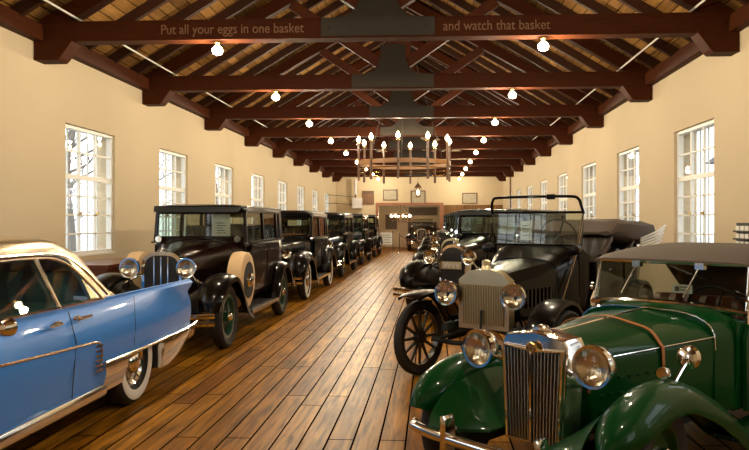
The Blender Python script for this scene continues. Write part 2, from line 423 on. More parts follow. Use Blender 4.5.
# bulbs under the tie beams
BORD = ['beam over the camera', 'beam just before the camera', 'nearest visible beam, with the motto', 'second visible beam', 'third visible beam', 'fourth visible beam', 'fifth visible beam', 'sixth visible beam', 'third beam from the far wall', 'second beam from the far wall', 'beam closest to the far wall']
proto = None
SIDE = {-1: 'left', 1: 'right'}
for k, y in enumerate(trussY):
    for s in (-1, 1):
        if proto is None:
            r = thing('pendant_bulb', '', 'light bulb'); proto = r
            MB().lathe([(0, .045), (-.02, .045), (-.035, .025), (-.055, .022)], (0, 0, 0), (0, 0, 1), 12).build('lamp_socket', 'brass', r)
            MB().lathe([(-.050, .02), (-.062, .04), (-.085, .062), (-.118, .068), (-.150, .055), (-.175, .0)], (0, 0, 0), (0, 0, 1), 16).build('bulb_glass', 'bulb', r)
            lamp(r, (0, 0, -.245), 190, .065, (1.0, .84, .60))
        else: r = copy_tree(proto)
        r.location = (XC + s*2.03, y, EAVE - .002)
        tag(r, 'bare glowing %s-hand bulb under the %s' % (SIDE[s], BORD[k]), 'light bulb', 'bare bulbs under the roof trusses')

# candle chandelier
def chandelier(x, y, zring, R, n, zb, lab, hang_to):
    c = thing('candle_chandelier', lab, 'chandelier', (x, y, zring))
    m = MB().lathe([(-.05, R), (.05, R), (.05, R - .05), (-.05, R - .05), (-.05, R)], (0, 0, 0), (0, 0, 1), 48); 
    m.f = [f for f in m.f if len(f) == 4]
    m.build('wooden_ring', 'ring_wood', c)
    for dz in (-.14, -.24):
        MB().tube([(R*math.cos(a)*.98, R*math.sin(a)*.98, dz) for a in [2*PI*i/48 for i in range(48)]], .012, 6, True).build('hoop', 'brass', c)
    for i in range(n):
        a = 2*PI*(i + .35)/n; px, py = R*math.cos(a), R*math.sin(a)
        p = MB().box(-.022, .022, -.022, .022, -.42, zb - .04).build('candle_post', 'frame_wood', c, (px, py, 0), (0, 0, a), smooth=False)
        MB().lathe([(zb - .04, .05), (zb - .025, .05), (zb - .02, .02), (zb, .02)], (0, 0, 0), (0, 0, 1), 10).build('drip_pan', 'brass', p)
        MB().lathe([(zb, .015), (zb + .03, .042), (zb + .065, .052), (zb + .11, .035), (zb + .16, .002)], (0, 0, 0), (0, 0, 1), 10).build('candle_lamp', 'candle_bulb', p)
        lamp(p, (0, 0, zb + .215), 22 if R > 1 else 28, .045, (1.0, .82, .56))
    for i in range(3):
        a = 2*PI*i/3 + .5
        MB().tube([(R*math.cos(a)*.97, R*math.sin(a)*.97, .04), (0, 0, hang_to - zring)], .010, 6).build('hanging_chain', 'gusset', c)
    return c
chandelier(XC, 17.0, 2.96, 1.12, 10, .50, 'large ring chandelier with candle lamps on tall posts, above the aisle', deck_pts(XC) - .25)
chandelier(-1.75, YB + 2.6, 1.95, .55, 8, -.12, 'small ring chandelier glowing in the room beyond the back opening', 2.72)

# lantern
ln = thing('hanging_lantern', 'small peaked lantern hanging before the far gable wall', 'lantern', (XC, 33.4, 2.72))
MB().lathe([(.46, .19), (.50, .18), (.66, .05), (.72, .02)], (0, 0, 0), (0, 0, 1), 6).build('lantern_roof', 'frame_wood', ln, smooth=False)
MB().lathe([(0, .12), (.03, .14), (.05, .12)], (0, 0, 0), (0, 0, 1), 6).build('lantern_base', 'frame_wood', ln, smooth=False)
m = MB()
for i in range(6):
    a = PI/3*i; m.tube([(.115*math.cos(a), .115*math.sin(a), .04), (.155*math.cos(a), .155*math.sin(a), .47)], .012, 6)
m.build('lantern_bars', 'frame_wood', ln)
MB().sphere((0, 0, .24), .07, 12, 1.6).build('lantern_lamp', 'lantern_glow', ln)
MB().tube([(0, 0, .70), (0, 0, deck_pts(XC) - .25 - 2.72)], .008, 6).build('lantern_chain', 'frame_wood', ln)

# things on the far gable wall
def picture(px0, px1, z0, z1, lab, art='artwork', y=YB - .001):
    t = thing('framed_picture', lab, 'picture', ((px0 + px1)/2, y, z0))
    w = (px1 - px0)/2; h = z1 - z0; f = .05
    m = MB(); m.box(-w, w, -.04, 0, 0, f); m.box(-w, w, -.04, 0, h - f, h); m.box(-w, -w + f, -.04, 0, f, h - f); m.box(w - f, w, -.04, 0, f, h - f)
    m.build('picture_frame', 'frame_wood', t, smooth=False)
    MB().box(-w + f, w - f, -.02, -.005, f, h - f).build('picture_print', art, t, smooth=False)
S = YB/700.0
def PX(p): return (p - 432)*S*1.0
def PZ(p): return 1.55 + (221.5 - p)*S
picture(PX(383), PX(397.5), PZ(200), PZ(189), 'small framed print on the far wall, left of the lantern')
picture(PX(411), PX(425.5), PZ(205), PZ(190), 'framed print on the far wall, directly behind the lantern')
picture(PX(462), PX(477), PZ(203.5), PZ(192.5), 'framed print on the far wall above the brown panelling')
vt = thing('slatted_vent', 'dark slatted vent on the far wall left of the prints', 'vent', (PX(368), YB, PZ(204)))
MB().box(-.31, .31, -.05, 0, 0, .72).build('vent_box', 'frame_wood', vt, smooth=False)
m = MB()
for k in range(6): m.box(-.27 + k*.094, -.23 + k*.094, -.065, -.05, .04, .56)
m.build('vent_slats', 'tan_dark', vt, smooth=False)
hb = thing('wall_heater', 'pale boxed heater with round flue, high at the far left corner', 'heater', (PX(358), YB - .35, PZ(208)))
MB().box(-.24, .24, -.25, .3, 0, .55).build('heater_box', 'stone', hb, smooth=False)
MB().lathe([(.72, .08), (1.5, .08)], (-.1, 0, 0), (0, 0, 1), 14).build('flue', 'stone', hb)
MB().lathe([(.55, .05), (.75, .05)], (-.1, 0, 0), (0, 0, 1), 14).build('flue_collar', 'frame_wood', hb)
for zz, lab in ((2.86, 'upper thin iron tie rod at the far left corner'), (2.46, 'lower thin iron tie rod at the far left corner')):
    tag(MB().tube([(XL, YB - 3.2, zz), (-4.15, YB - .5, zz), (-3.95, YB - .36, zz)], .016, 6).build('tie_rod', 'gusset'), lab, 'rod')
pp = MB().tube([(XR - .08, 32.3, 0), (XR - .08, 32.3, EAVE)], .035, 8).build('down_pipe', 'frame_wood'); tag(pp, 'slim dark vertical pipe in the far right corner', 'pipe')

# things in the annex
for (a, b, z0, z1, lab, art) in ((-2.6, -1.95, 1.1, 2.0, 'tall dark painting in the back room, left of the small chandelier', 'art_dark'), (-1.35, .25, .85, 1.55, 'wide dark painting low on the back room wall', 'art_dark'), (-1.3, .3, 1.95, 2.45, 'dark framed panel high on the back room wall', 'art_dark')):
    picture(a*1.1, b*1.1, z0, z1, lab, art, YB + 6.4)
rp = MB().box(-.09, .09, -.09, .09, 0, 1.35).build('red_post', 'red_paint', None, (OX0 - .02, YB - .55, 0), smooth=False); tag(rp, 'square red post beside the left edge of the back opening', 'post')
sg = thing('sign_stand', 'white information sign on a stand in front of the back opening', 'sign', (-2.3, YB - 1.6, 0))
MB().box(-.32, .32, -.02, .02, .42, 1.02).build('sign_board', 'paper', sg, smooth=False)
m = MB(); m.box(-.36, -.32, -.03, .03, 0, 1.1); m.box(.32, .36, -.03, .03, 0, 1.1); m.box(-.36, -.32, -.2, .2, 0, .04); m.box(.32, .36, -.2, .2, 0, .04); m.build('sign_frame', 'frame_wood', sg, smooth=False)
m = MB()
for k in range(4): m.box(-.26, .26 - .08*(k % 2), -.024, -.021, .52 + k*.12, .545 + k*.12)
m.build('sign_print', 'print', sg, smooth=False)
def stanchion(x, y, lab):
    t = thing('rope_stanchion', lab, 'stanchion', (x, y, 0), 0, 'barrier posts at the back opening')
    MB().lathe([(0, .17), (.02, .17), (.04, .04), (.05, .025)], n=20).build('stanchion_base', 'chrome', t)
    MB().lathe([(.05, .025), (.93, .025), (.94, .04), (.99, .04), (1.02, .01)], n=14).build('stanchion_pole', 'chrome', t)
stanchion(-1.62, YB - 1.7, 'chrome barrier post just right of the white sign')
stanchion(-.45, YB - 1.7, 'chrome barrier post farther right, before the back opening')
tag(MB().tube([(-1.585, YB - 1.7, .90), (-1.33, YB - 1.7, .72), (-1.03, YB - 1.7, .64), (-.74, YB - 1.7, .72), (-.485, YB - 1.7, .90)], .02, 8).build('barrier_rope', 'red_wood'), 'dark red rope slung between the two barrier posts', 'rope')

# wooden chest by the left wall, rack on the right wall
ch = thing('wooden_chest', 'reddish brown wooden chest under the nearest left window', 'chest', (-4.58, 9.75, 0))
MB().box(-.36, .36, -.85, .85, .06, .94).build('chest_body', 'red_wood', ch, smooth=False)
MB().box(-.38, .38, -.88, .88, .94, .99).build('chest_lid', 'red_wood', ch, smooth=False)
MB().box(-.33, .33, -.80, .80, .0, .06).build('plinth', 'frame_wood', ch, smooth=False)
rk = thing('brochure_rack', 'dark rack of small cards on the right wall at the picture edge', 'rack', (XR - .02, 8.28, 1.24))
MB().box(-.03, .02, -.25, .25, 0, .30).build('rack_back', 'dark_core', rk, smooth=False)
for k in range(3):
    MB().box(-.07, -.03, -.25, .25, .01 + k*.09, .03 + k*.09).build('rack_shelf', 'gusset', rk, smooth=False)
    m = MB()
    for j in range(4): m.box(-.05, -.04, -.23 + j*.12, -.14 + j*.12, .03 + k*.09, .085 + k*.09)
    m.build('rack_cards', 'paper', rk, smooth=False)

# outside
gd = struct(MB().box(-60, 60, -30, 80, -.3, -.2).build('ground_outside', 'snow_ground', smooth=False))
hs = thing('outbuilding', 'pale building seen outside the right windows', 'building', (12.0, 16, -.2))
MB().box(0, 6, -14, 14, 0, 4.2).build('building_wall', 'stone', hs, smooth=False)
MB().prism([(-.5, 4.2), (6.5, 4.2), (3, 6.6)], -14.4, 14.4, 'y').build('building_roof', 'slate', hs, smooth=False)
for k in range(7):
    MB().box(-.05, 0.0, -12.6 + k*4, -11.4 + k*4, 1.0, 2.6).build('building_window', 'gusset', hs, smooth=False)
lamp(ln, (0, 0, -.10), 20, .06, (1.0, .75, .42))
TR = ['slim bare tree outside the nearest left window', 'forked bare tree outside the nearest left window', 'bare tree outside the second left window', 'bare tree outside the third left window', 'bare tree beyond the fourth left window', 'farthest bare tree outside the left wall', 'leaning bare tree far outside the nearest left window']
for k, (x, y) in enumerate(((-9.2, 16.2), (-10.5, 19.8), (-11, 26), (-9.5, 30), (-12, 40), (-10, 48), (-15, 27.5))):
    t = thing('bare_tree', TR[k], 'tree', (x, y, -.25), k*1.3, 'bare trees outside the left windows')
    rnd = random.Random(k); m = MB()
    tr = smooth_path([(0, 0, 0), (.1, .05, 1.5), (-.05, .1, 3.2), (.2, 0, 5), (.1, .2, 7)], 3)
    m.tube(tr, [.17 - .12*i/(len(tr) - 1) for i in range(len(tr))], 8); m.build('trunk', 'trunk', t)
    m = MB()
    for j in range(16):
        z = 1.6 + j*.33; a = rnd.random()*6.3; l = 1.0 + rnd.random()*1.1; b = V(.05, .05, z)
        p = [b, b + V(math.cos(a)*l*.4, math.sin(a)*l*.4, .35), b + V(math.cos(a + .3)*l, math.sin(a + .3)*l, 1.1)]
        m.tube(smooth_path(p, 3), [.05, .045, .04, .035, .028, .02, .012], 5)
        for q in range(3):
            c = p[1].lerp(p[2], .3*q); m.tube([c, c + V(rnd.uniform(-.5, .5), rnd.uniform(-.5, .5), .6)], [.018, .006], 4)
    m.build('branches', 'trunk', t)
# ------------------------------------------------------------------ vehicle parts
def arch(hw, z0, z1, y, n=7, sq=2.6, bot=None):
    """closed ring: arch-topped section at station y, from z0 (bottom) to z1 (crown)"""
    bw = bot if bot is not None else hw
    zs = z0 + (z1 - z0)*0.62
    pts = [(-bw, z0), (-hw, zs)]
    for k in range(1, 2*n):
        a = PI*(1 - k/(2*n)); c, s_ = math.cos(a), math.sin(a)
        pts.append((hw*math.copysign(abs(c)**(2/sq), c), zs + (z1 - zs)*abs(s_)**(2/sq)))
    pts += [(hw, zs), (bw, z0)]
    return [V(x, y, z) for x, z in pts]

def make_wheel(parent, kind, R, tw, x, y, out, steer=0.0, name='wheel', z=None, wwall=False):
    """part wheel (rim and spokes) with sub-parts tire, hubcap, whitewall; built about its own centre, axis x"""
    o = out
    rr = R - tw*0.78
    m = MB()
    hubm = 'chrome'
    if kind == 'wood':
        wm = 'wood_spoke'
        m.lathe([(-.03, rr - .005), (.03, rr - .005), (.03, rr - .035), (-.03, rr - .035), (-.03, rr - .005)], (0, 0, 0), (1, 0, 0), 32)
        m.f = [f for f in m.f if len(f) == 4]
        for k in range(12):
            a = 2*PI*k/12; d = V(0, math.cos(a), math.sin(a)); m.tube([d*.05, d*.14, d*(rr - .03)], [.022, .018, .013], 6)
        m.lathe([(-.035, .07), (.035*1, .07), (.045, .05)], (0, 0, 0), (1, 0, 0), 16); hubm = 'nickel'
    elif kind == 'wire':
        wm = 'green_wheel'
        m.lathe([(-.05, rr), (.05, rr), (.05, rr - .04), (.02, rr - .055), (-.02, rr - .055), (-.05, rr - .04), (-.05, rr)], (0, 0, 0), (1, 0, 0), 32)
        m.f = [f for f in m.f if len(f) == 4]
        for k in range(28):
            a = 2*PI*k/28; a2 = a + (.35 if k % 2 else -.35)
            m.tube([(o*(.05 if k % 4 < 2 else -.03), .06*math.cos(a2), .06*math.sin(a2)), (0, (rr - .05)*math.cos(a), (rr - .05)*math.sin(a))], .005, 4)
        m.lathe([(-.05, .07), (.06, .07)] if o > 0 else [(-.06, .07), (.05, .07)], (0, 0, 0), (1, 0, 0), 16)
    elif kind == 'turbine':
        wm = 'chrome'
        m.lathe([(-.06*o, rr), (.045*o, rr), (.05*o, rr - .02), (.02*o, rr - .06), (.03*o, .11), (-.03*o, .1)], (0, 0, 0), (1, 0, 0), 36)
        for k in range(30):
            a = 2*PI*k/30; d = V(0, math.cos(a), math.sin(a)); d2 = V(0, math.cos(a + .12), math.sin(a + .12))
            m.bar(d*.10 + V(.045*o, 0, 0), d2*(rr - .05) + V(.035*o, 0, 0), .010, .012, (1, 0, 0))
    else:
        wm = {'black': 'black_paint', 'green': 'green_paint', 'cream': 'cream_leather'}.get(kind, 'black_paint')
        m.lathe([(-.06*o, rr), (.05*o, rr), (.05*o, rr - .02), (.015*o, rr - .05), (.03*o, rr*.55), (.02*o, .08)], (0, 0, 0), (1, 0, 0), 32)
    w = m.build(name, wm, parent, (x, y, R if z is None else z), (0, 0, steer))
    h = tw/2
    prof = [(-h*.55, rr - .01), (-h*.9, rr + (R - rr)*.35), (-h, rr + (R - rr)*.6), (-h*.82, R - .02), (-h*.55, R - .004), (0, R), (h*.55, R - .004), (h*.82, R - .02), (h, rr + (R - rr)*.6), (h*.9, rr + (R - rr)*.35), (h*.55, rr - .01), (-h*.55, rr - .01)]
    t = MB().lathe(prof, (0, 0, 0), (1, 0, 0), 40); t.f = [f for f in t.f if len(f) == 4]; t.build('tire', 'rubber', w)
    if wwall:
        q = MB().lathe([(o*h*.93, rr + (R - rr)*.12), (o*(h + .002), rr + (R - rr)*.35), (o*(h + .004), rr + (R - rr)*.58), (o*(h*.98), rr + (R - rr)*.70), (o*h*.6, rr + (R - rr)*.5)], (0, 0, 0), (1, 0, 0), 40)
        q.f = [f for f in q.f if len(f) == 4]; q.build('whitewall', 'whitewall', w)
    hr = {'wood': .045, 'wire': .06, 'turbine': .10}.get(kind, rr*.5)
    MB().lathe([(0, hr), (.035*o, hr*.98), (.055*o, hr*.8), (.07*o, hr*.4), (.075*o, .0)], (o*.03, 0, 0), (1, 0, 0), 20).build('hubcap', hubm, w)
    return w

def make_headlight(parent, x, y, z, r, mount=None, shell='chrome', name='headlight', yaw=0, m_ref='reflector'):
    m = MB().lathe([(0, r), (.02, r*1.03), (.06, r*.98), (r*.9, r*.72), (r*1.35, r*.35), (r*1.5, .01)], (0, 0, 0), (0, 1, 0), 24, False)
    h = m.build(name, shell, parent, (x, y, z), (0, 0, yaw))
    q = MB().lathe([(-.012, r*1.04), (.012, r*1.06), (.014, r*.9), (-.010, r*.9), (-.012, r*1.04)], (0, 0, 0), (0, 1, 0), 28); q.f = [f for f in q.f if len(f) == 4]
    q.build('headlight_rim', 'chrome', h)
    MB().lathe([(0, r*.97), (r*.08, r*.90), (r*.22, r*.72), (r*.36, r*.45), (r*.42, r*.2), (r*.44, .004)], (0, 0, 0), (0, 1, 0), 28, False).build('reflector_bowl', m_ref, h)
    MB().sphere((0, r*.22, 0), r*.13, 10).build('headlight_bulb', 'lens_glass', h)
    m = MB().lathe([(-.012, r*.93), (-.022, r*.7), (-.030, r*.35), (-.032, .004)], (0, 0, 0), (0, 1, 0), 24)
    m.build('headlight_lens', 'lens_glass', h)
    if mount: MB().tube([(0, .05, 0)] + [Vector(p) - V(x, y, z) for p in mount], .014, 6).build('headlight_bracket', shell, h)
    return h

def panel_glass(parent, pts, name='window_glass', m='car_glass', th=.006):
    P = [Vector(p) for p in pts]; n = (P[1] - P[0]).cross(P[2] - P[0]).normalized()*th
    return MB().loft([P, [p + n for p in P]]).build(name, m, parent, smooth=False)

def seats(t, x0, x1, y, zb, zt, m='dark_leather', name='seat'):
    n = 7; rings = []
    q = MB()
    q.loft([[V(x0, y - .45, zb - .10), V(x0, y, zb - .1), V(x0, y, zb + .03), V(x0, y - .43, zb + .05)], [V(x1, y - .45, zb - .10), V(x1, y, zb - .1), V(x1, y, zb + .03), V(x1, y - .43, zb + .05)]])
    o = q.build(name, m, t)
    q = MB()
    for k in range(8):     # pleated back
        a = x0 + (x1 - x0)*k/8; b = x0 + (x1 - x0)*(k + 1)/8; mid = (a + b)/2
        q.loft([[V(a, y, z), V(mid, y - .035, z), V(b, y, z), V(b, y + .12, z), V(a, y + .12, z)] for z in (zb, zt - .05)] + [[V(a, y + .03, zt), V(mid, y + .01, zt), V(b, y + .03, zt), V(b, y + .10, zt), V(a, y + .10, zt)]])
    q.build('seat_back', m, o)
    return o

def steering(t, x, y, z, r=.19, tilt=.9):
    s_ = empty('steering', (0, 0, 0))
    ax = V(0, math.sin(tilt), math.cos(tilt)); u = V(1, 0, 0); w = ax.cross(u)
    m = MB().tube([V(x, y, z) + (u*math.cos(a) + w*math.sin(a))*r for a in [2*PI*k/28 for k in range(28)]], .011, 6, True)
    for k in range(4):
        a = PI/2*k + .4; m.tube([V(x, y, z), V(x, y, z) + (u*math.cos(a) + w*math.sin(a))*r], .008, 5)
    m.tube([V(x, y, z), V(x, y, z) - ax*.55], .016, 6)
    bpy.data.objects.remove(s_)
    return m.build('steering_wheel', 'seam', t)

def vintage_car(name, label, loc, rz=0.0, paint='black_paint', fender_m='black_paint', late=False, wheel='wire', wwall=False, spare=None, rad='shell', WB=3.1, group=None, sign=False, roofm='black_paint', plate=False, hl_r=.115, open_car=False, H=1.80, radm='chrome', R=.39, colour_hl='chrome', bumper=True, cat='car', spot=True):
    t = thing(name, label, cat, loc, rz, group)
    yc = 1.15            # cowl / windshield station
    ye = WB + .75        # body rear
    hw = .68; zb = 1.28 if not late else 1.22
    tw = .15
    # chassis
    m = MB(); m.box(-.42, -.34, -.55, ye + .1, .42, .52); m.box(.34, .42, -.55, ye + .1, .42, .52); m.tube([(-.62, 0, R), (.62, 0, R)], .035, 8); m.tube([(-.62, WB, R), (.62, WB, R)], .05, 8); m.sphere((0, WB, R), .14)
    m.box(-.34, .34, -.1, ye - .4, .44, .50)
    m.build('chassis', 'seam', t)
    # radiator
    ztop = 1.19 if not late else 1.14
    y0 = -.18
    rw = .25 if not late else .23
    outer0 = arch(rw, .52, ztop, y0, sq=3.2 if rad == 'shell' else 2.2, bot=rw*.96); outer1 = arch(rw, .52, ztop, y0 + .16, sq=3.2 if rad == 'shell' else 2.2, bot=rw*.96)
    MB().loft([outer0, outer1]).build('radiator_shell', radm, t)
    inn = arch(rw - .035, .56, ztop - .045, y0 - .004, sq=3.2 if rad == 'shell' else 2.2, bot=(rw - .035)*.96)
    inn2 = [v + V(0, .01, 0) for v in inn]
    g = MB().loft([inn, inn2]).build('grille', 'dark_core', t)
    m = MB(); nb = 3 if rad == 'shell' else 0
    for k in range(nb):
        xx = (-.085, 0, .085)[k]; m.box(xx - .006, xx + .006, y0 - .022, y0 - .005, .57, ztop - .06)
    if nb: m.build('grille_bars', 'chrome', t, smooth=False)
    else:
        m = MB()
        for k in range(-8, 9): m.box(k*.022 - .002, k*.022 + .002, y0 - .008, y0 - .003, .6, ztop - .14)
        m.build('grille_bars', 'seam', t, smooth=False)
    MB().lathe([(0, .035), (.02, .035), (.03, .02), (.07, .012), (.09, .02), (.10, .0)], (0, y0 + .05, ztop - .005), (0, 0, 1), 12).build('radiator_cap', 'chrome', t)
    # hood
    rings = []
    for k in range(5):
        u = k/4; y = y0 + .16 + (yc - .15 - y0 - .16)*u
        rings.append(arch(rw - .01 + (hw - .12 - rw)*u**1.1, .56, ztop - .02 + (zb - ztop + .03)*u, y, sq=2.6 + u*.6, bot=rw - .01 + (hw - .1 - rw)*u**1.1))
    MB().loft(rings).build('hood', paint, t)
    MB().loft([arch(hw - .125, .55, zb + .02, yc - .15, sq=3.2), arch(hw - .045, .5, zb + .045, yc + .12, sq=4.0)]).build('cowl', paint, t)
    for s in (-1, 1):
        m = MB()
        for k in range(14):
            u = (k + 2)/18; y = y0 + .2 + (yc - .5 - y0)*u; x = s*(rw - .01 + (hw - .12 - rw)*u**1.1 + .005)
            m.box(min(x, x + s*.018), max(x, x + s*.018), y, y + .02, .70, .95)
        m.build('hood_louvres', paint, t, smooth=False)
    # body tub
    tub = []
    ys = [yc + .10, yc + .5, yc + 1.2, ye - .9, ye - .4, ye - .12, ye]
    hs = [hw - .04, hw, hw + .02, hw + .02, hw, hw - .07, hw - .18]
    for y, h in zip(ys, hs):
        e = 0 if y < ye - .1 else .1
        tub.append([V(-h*.9, y, .46 + e), V(-h, y, .75), V(-h, y, zb - .05), V(-h + .03, y, zb), V(h - .03, y, zb), V(h, y, zb - .05), V(h, y, .75), V(h*.9, y, .46 + e)])
    MB().loft(tub).build('body', paint, t)
    hr = hw + .015
    # doors
    dr = [(yc + .22, yc + 1.08), (yc + 1.16, yc + 2.0)]
    for s in (-1, 1):
        for q, (a, b) in enumerate(dr):
            x0, x1 = sorted((s*(hr - .012), s*(hr + .014)))
            d = MB().box(x0, x1, a, b, .56, zb - .05).build('door', paint, t, smooth=False)
            yy = b - .12 if q == 0 else a + .12
            MB().tube([(s*(hr + .01), yy, zb - .15), (s*(hr + .05), yy, zb - .15), (s*(hr + .055), yy - .10, zb - .15)], .010, 6).build('door_handle', 'chrome', d)
        MB().box(*sorted((s*(hr - .005), s*(hr + .018))), yc + .1, ye - .35, zb - .03, zb - .005).build('belt_moulding', 'chrome' if late else paint, t, smooth=False)
    zt = H - .11 if not late else H - .16
    hu = hw - .055
    tl = .10 if late else .03    # windshield rake
    if not open_car:
        zr = H
        # cabin frame (pillars and rails)
        m = MB()
        for s in (-1, 1):
            pl = [(yc + .08, yc + .08 + tl, .055), (yc + 1.08, yc + 1.08, .07), (yc + 2.0, yc + 2.0, .07), (ye - .42, ye - .48, .16)]
            for (a, b, wd) in pl:
                m.hexa([V(s*(hw - .01), a, zb - .02), V(s*(hw - .055), a, zb - .02), V(s*(hw - .055), a + wd, zb - .02), V(s*(hw - .01), a + wd, zb - .02)],
                       [V(s*(hu + .02), b, zt + .03), V(s*(hu - .02), b, zt + .03), V(s*(hu - .02), b + wd, zt + .03), V(s*(hu + .02), b + wd, zt + .03)])
            m.box(*sorted((s*(hu - .02), s*(hu + .028))), yc + .08 + tl, ye - .35, zt, zt + .07)
        m.box(-hw + .04, hw - .04, yc + .07, yc + .12, zb - .02, zb + .06)
        m.box(-hu, hu, yc + .06 + tl, yc + .12 + tl, zt - .02, zt + .07)
        # rear quarter and back
        back = []
        for (y, h, z0, z1) in ((ye - .45, hw - .01, zb - .03, zt + .06), (ye - .2, hw - .06, zb - .03, zt + .05), (ye - .08, hw - .22, zb - .03, zt + .03), (ye - .05, 0.02, zb - .03, zt + .03)):
            back.append((y, h, z0, z1))
        for s in (-1, 1):
            m.loft([[V(s*h, y, z0), V(s*(h - .04), y - .04, z0), V(s*(h - .09), y - .06, z1), V(s*(h - .05), y - .02, z1)] for (y, h, z0, z1) in back[:3]])
        m.box(-(hw - .22), hw - .22, ye - .11, ye - .07, zb - .03, zb + .12); m.box(-(hw - .22), hw - .22, ye - .13, ye - .09, zt - .06, zt + .04)
        m.build('cabin_frame', paint, t)
        # roof
        rr = []
        for (u, dz, dh) in ((0, -.02, -.03), (.03, .03 if late else .0, -.0), (.15, .0, 0), (.5, .01, .015), (.8, .0, .01), (.93, -.03, -.04), (1.0, -.10, -.16)):
            y = yc - .02 + tl + (ye + .0 - yc - tl)*u; h = hu + .035 + dh
            if late: dz -= .05*(1 - min(1, u*3))
            zz0 = zt + .05; pts = []
            for k in range(13):
                a = PI*(1 - k/12); c = math.cos(a); s_ = math.sin(a)
                pts.append(V(h*math.copysign(abs(c)**.55, c), y, zz0 + (zr + dz - zz0)*abs(s_)**.6 - (.0 if 0 < k < 12 else .02)))
            rr.append(pts)
        MB().loft(rr).build('roof', roofm, t)
        if not late:
            MB().loft([[V(-hu, yc - .02, zt + .06), V(hu, yc - .02, zt + .06), V(hu, yc + .06, zt + .09), V(-hu, yc + .06, zt + .09)], [V(-hu + .03, yc - .10, zt + .0), V(hu - .03, yc - .10, zt + .0), V(hu - .03, yc - .09, zt + .015), V(-hu + .03, yc - .09, zt + .015)]][::1]).build('sun_visor', 'seam', t)
        m = MB()
        for s in (-1, 1): m.tube([(s*(hu + .035), yc + .1, zt + .075), (s*(hu + .04), ye - .4, zt + .075)], .011, 6)
        m.build('drip_rail', 'black_paint', t)
        wsm = hw - .07
        wf = MB().tube([(-wsm, yc + .085, zb + .06), (wsm, yc + .085, zb + .06), (hu - .03, yc + .075 + tl, zt - .02), (-hu + .03, yc + .075 + tl, zt - .02)], .012, 6, True).build('windshield_frame', 'black_paint' if not late else 'chrome', t)
        panel_glass(wf, [(-wsm, yc + .09, zb + .06), (wsm, yc + .09, zb + .06), (hu - .03, yc + .08 + tl, zt - .02), (-hu + .03, yc + .08 + tl, zt - .02)], 'windshield_glass')
        for s in (-1, 1):
            for (a, b) in ((yc + .15 + tl, yc + 1.07), (yc + 1.16, yc + 1.99), (yc + 2.08, ye - .5)):
                if b - a < .15: continue
                panel_glass(t, [(s*(hw - .035), a, zb - .01), (s*(hw - .035), b, zb - .01), (s*(hu - .005), b, zt + .01), (s*(hu - .005), a + (tl if a < yc + .3 else 0), zt + .01)], 'side_window')
        panel_glass(t, [(-(hw - .26), ye - .10, zb + .1), (hw - .26, ye - .10, zb + .1), (hw - .26, ye - .12, zt - .05), (-(hw - .26), ye - .12, zt - .05)], 'rear_window')
    else:
        # windshield frame and glass, folded top
        wf = MB().tube([(-.58, yc + .08, zb + .02), (-.58, yc + .14, zb + .42), (.58, yc + .14, zb + .42), (.58, yc + .08, zb + .02)], .015, 8, True).build('windshield_frame', 'brass', t)
        panel_glass(wf, [(-.57, yc + .085, zb + .03), (.57, yc + .085, zb + .03), (.57, yc + .14, zb + .41), (-.57, yc + .14, zb + .41)], 'windshield_glass')
        MB().loft([arch(.6 + .02*k, zb + .0, zb + .28 - .03*abs(k - 1), ye - .75 + .35*k, sq=3) for k in range(3)]).build('folded_top', 'canvas_top', t)
    seats(t, -.52, .52, yc + .95, zb - .12, zb + .22)
    seats(t, -.52, .52, yc + 2.15, zb - .12, zb + .24)
    steering(t, .30, yc + .42, zb + .10)
    # fenders
    fr = .12 if late else 0
    if late:
        fp = [(-.66, .40), (-.68, .62), (-.52, .86), (-.22, .97), (.10, .96), (.42, .80), (.66, .52), (.80, .36)]
    else:
        fp = [(-.52, .50), (-.50, .66), (-.36, .83), (-.12, .915), (.14, .90), (.36, .76), (.54, .55), (.72, .40), (.90, .345)]
    fw = [.10, .13, .14, .145, .145, .145, .145, .145, .14]
    for s in (-1, 1):
        P = smooth_path([V(0, a, b) for a, b in fp], 4); P = [(p.y, p.z) for p in P]
        n = len(P); ww = [.10 + .065*min(1, 5*i/n) for i in range(n)]
        if late: ww = [w_ + .02 for w_ in ww]
        xs = s*.70
        lipv = [.05 if not late else .10]*n
        MB().sweep(P, xs, ww, .05 if not late else .08, lipv, .014, 10, s, inlip=.08).build('front_fender', fender_m, t)
        # inner splash panel joining fender to hood
        sp = [(p[0], p[1] - .07) for p in P if p[1] > .48]
        a = [V(s*.56, y, z) for y, z in sp]; b = [V(s*(rw - .02 + .1*max(0, min(1, y))), y, .58) for y, z in sp]
        q = MB(); nn = len(a)
        q.add(a + b + [v - V(0, 0, .012) for v in a] + [v - V(0, 0, .012) for v in b],
              [(i, i+1, nn+i+1, nn+i) for i in range(nn-1)] + [(2*nn+i, 3*nn+i, 3*nn+i+1, 2*nn+i+1) for i in range(nn-1)] + [(i, 2*nn+i, 2*nn+i+1, i+1) for i in range(nn-1)] + [(nn+i, nn+i+1, 3*nn+i+1, 3*nn+i) for i in range(nn-1)])
        q.build('splash_panel', fender_m, t)
        k = WB
        if late: rp = [(k - .62, .36), (k - .58, .60), (k - .36, .86), (k, .96), (k + .36, .86), (k + .62, .62), (k + .74, .42)]
        else: rp = [(k - .75, .345), (k - .56, .46), (k - .44, .68), (k - .22, .86), (k + .05, .90), (k + .30, .82), (k + .48, .64), (k + .56, .50)]
        P = [(p.y, p.z) for p in smooth_path([V(0, a, b) for a, b in rp], 4)]
        MB().sweep(P, xs, .155 + fr*.2, .05 if not late else .08, .05 if not late else .12, .014, 10, s, inlip=.1).build('rear_fender', fender_m, t)
        rb = MB().box(*sorted((s*.54, s*.85)), fp[-1][0] - .06, rp[0][0] + .06, .325, .355).build('running_board', 'rubber', t, smooth=False)
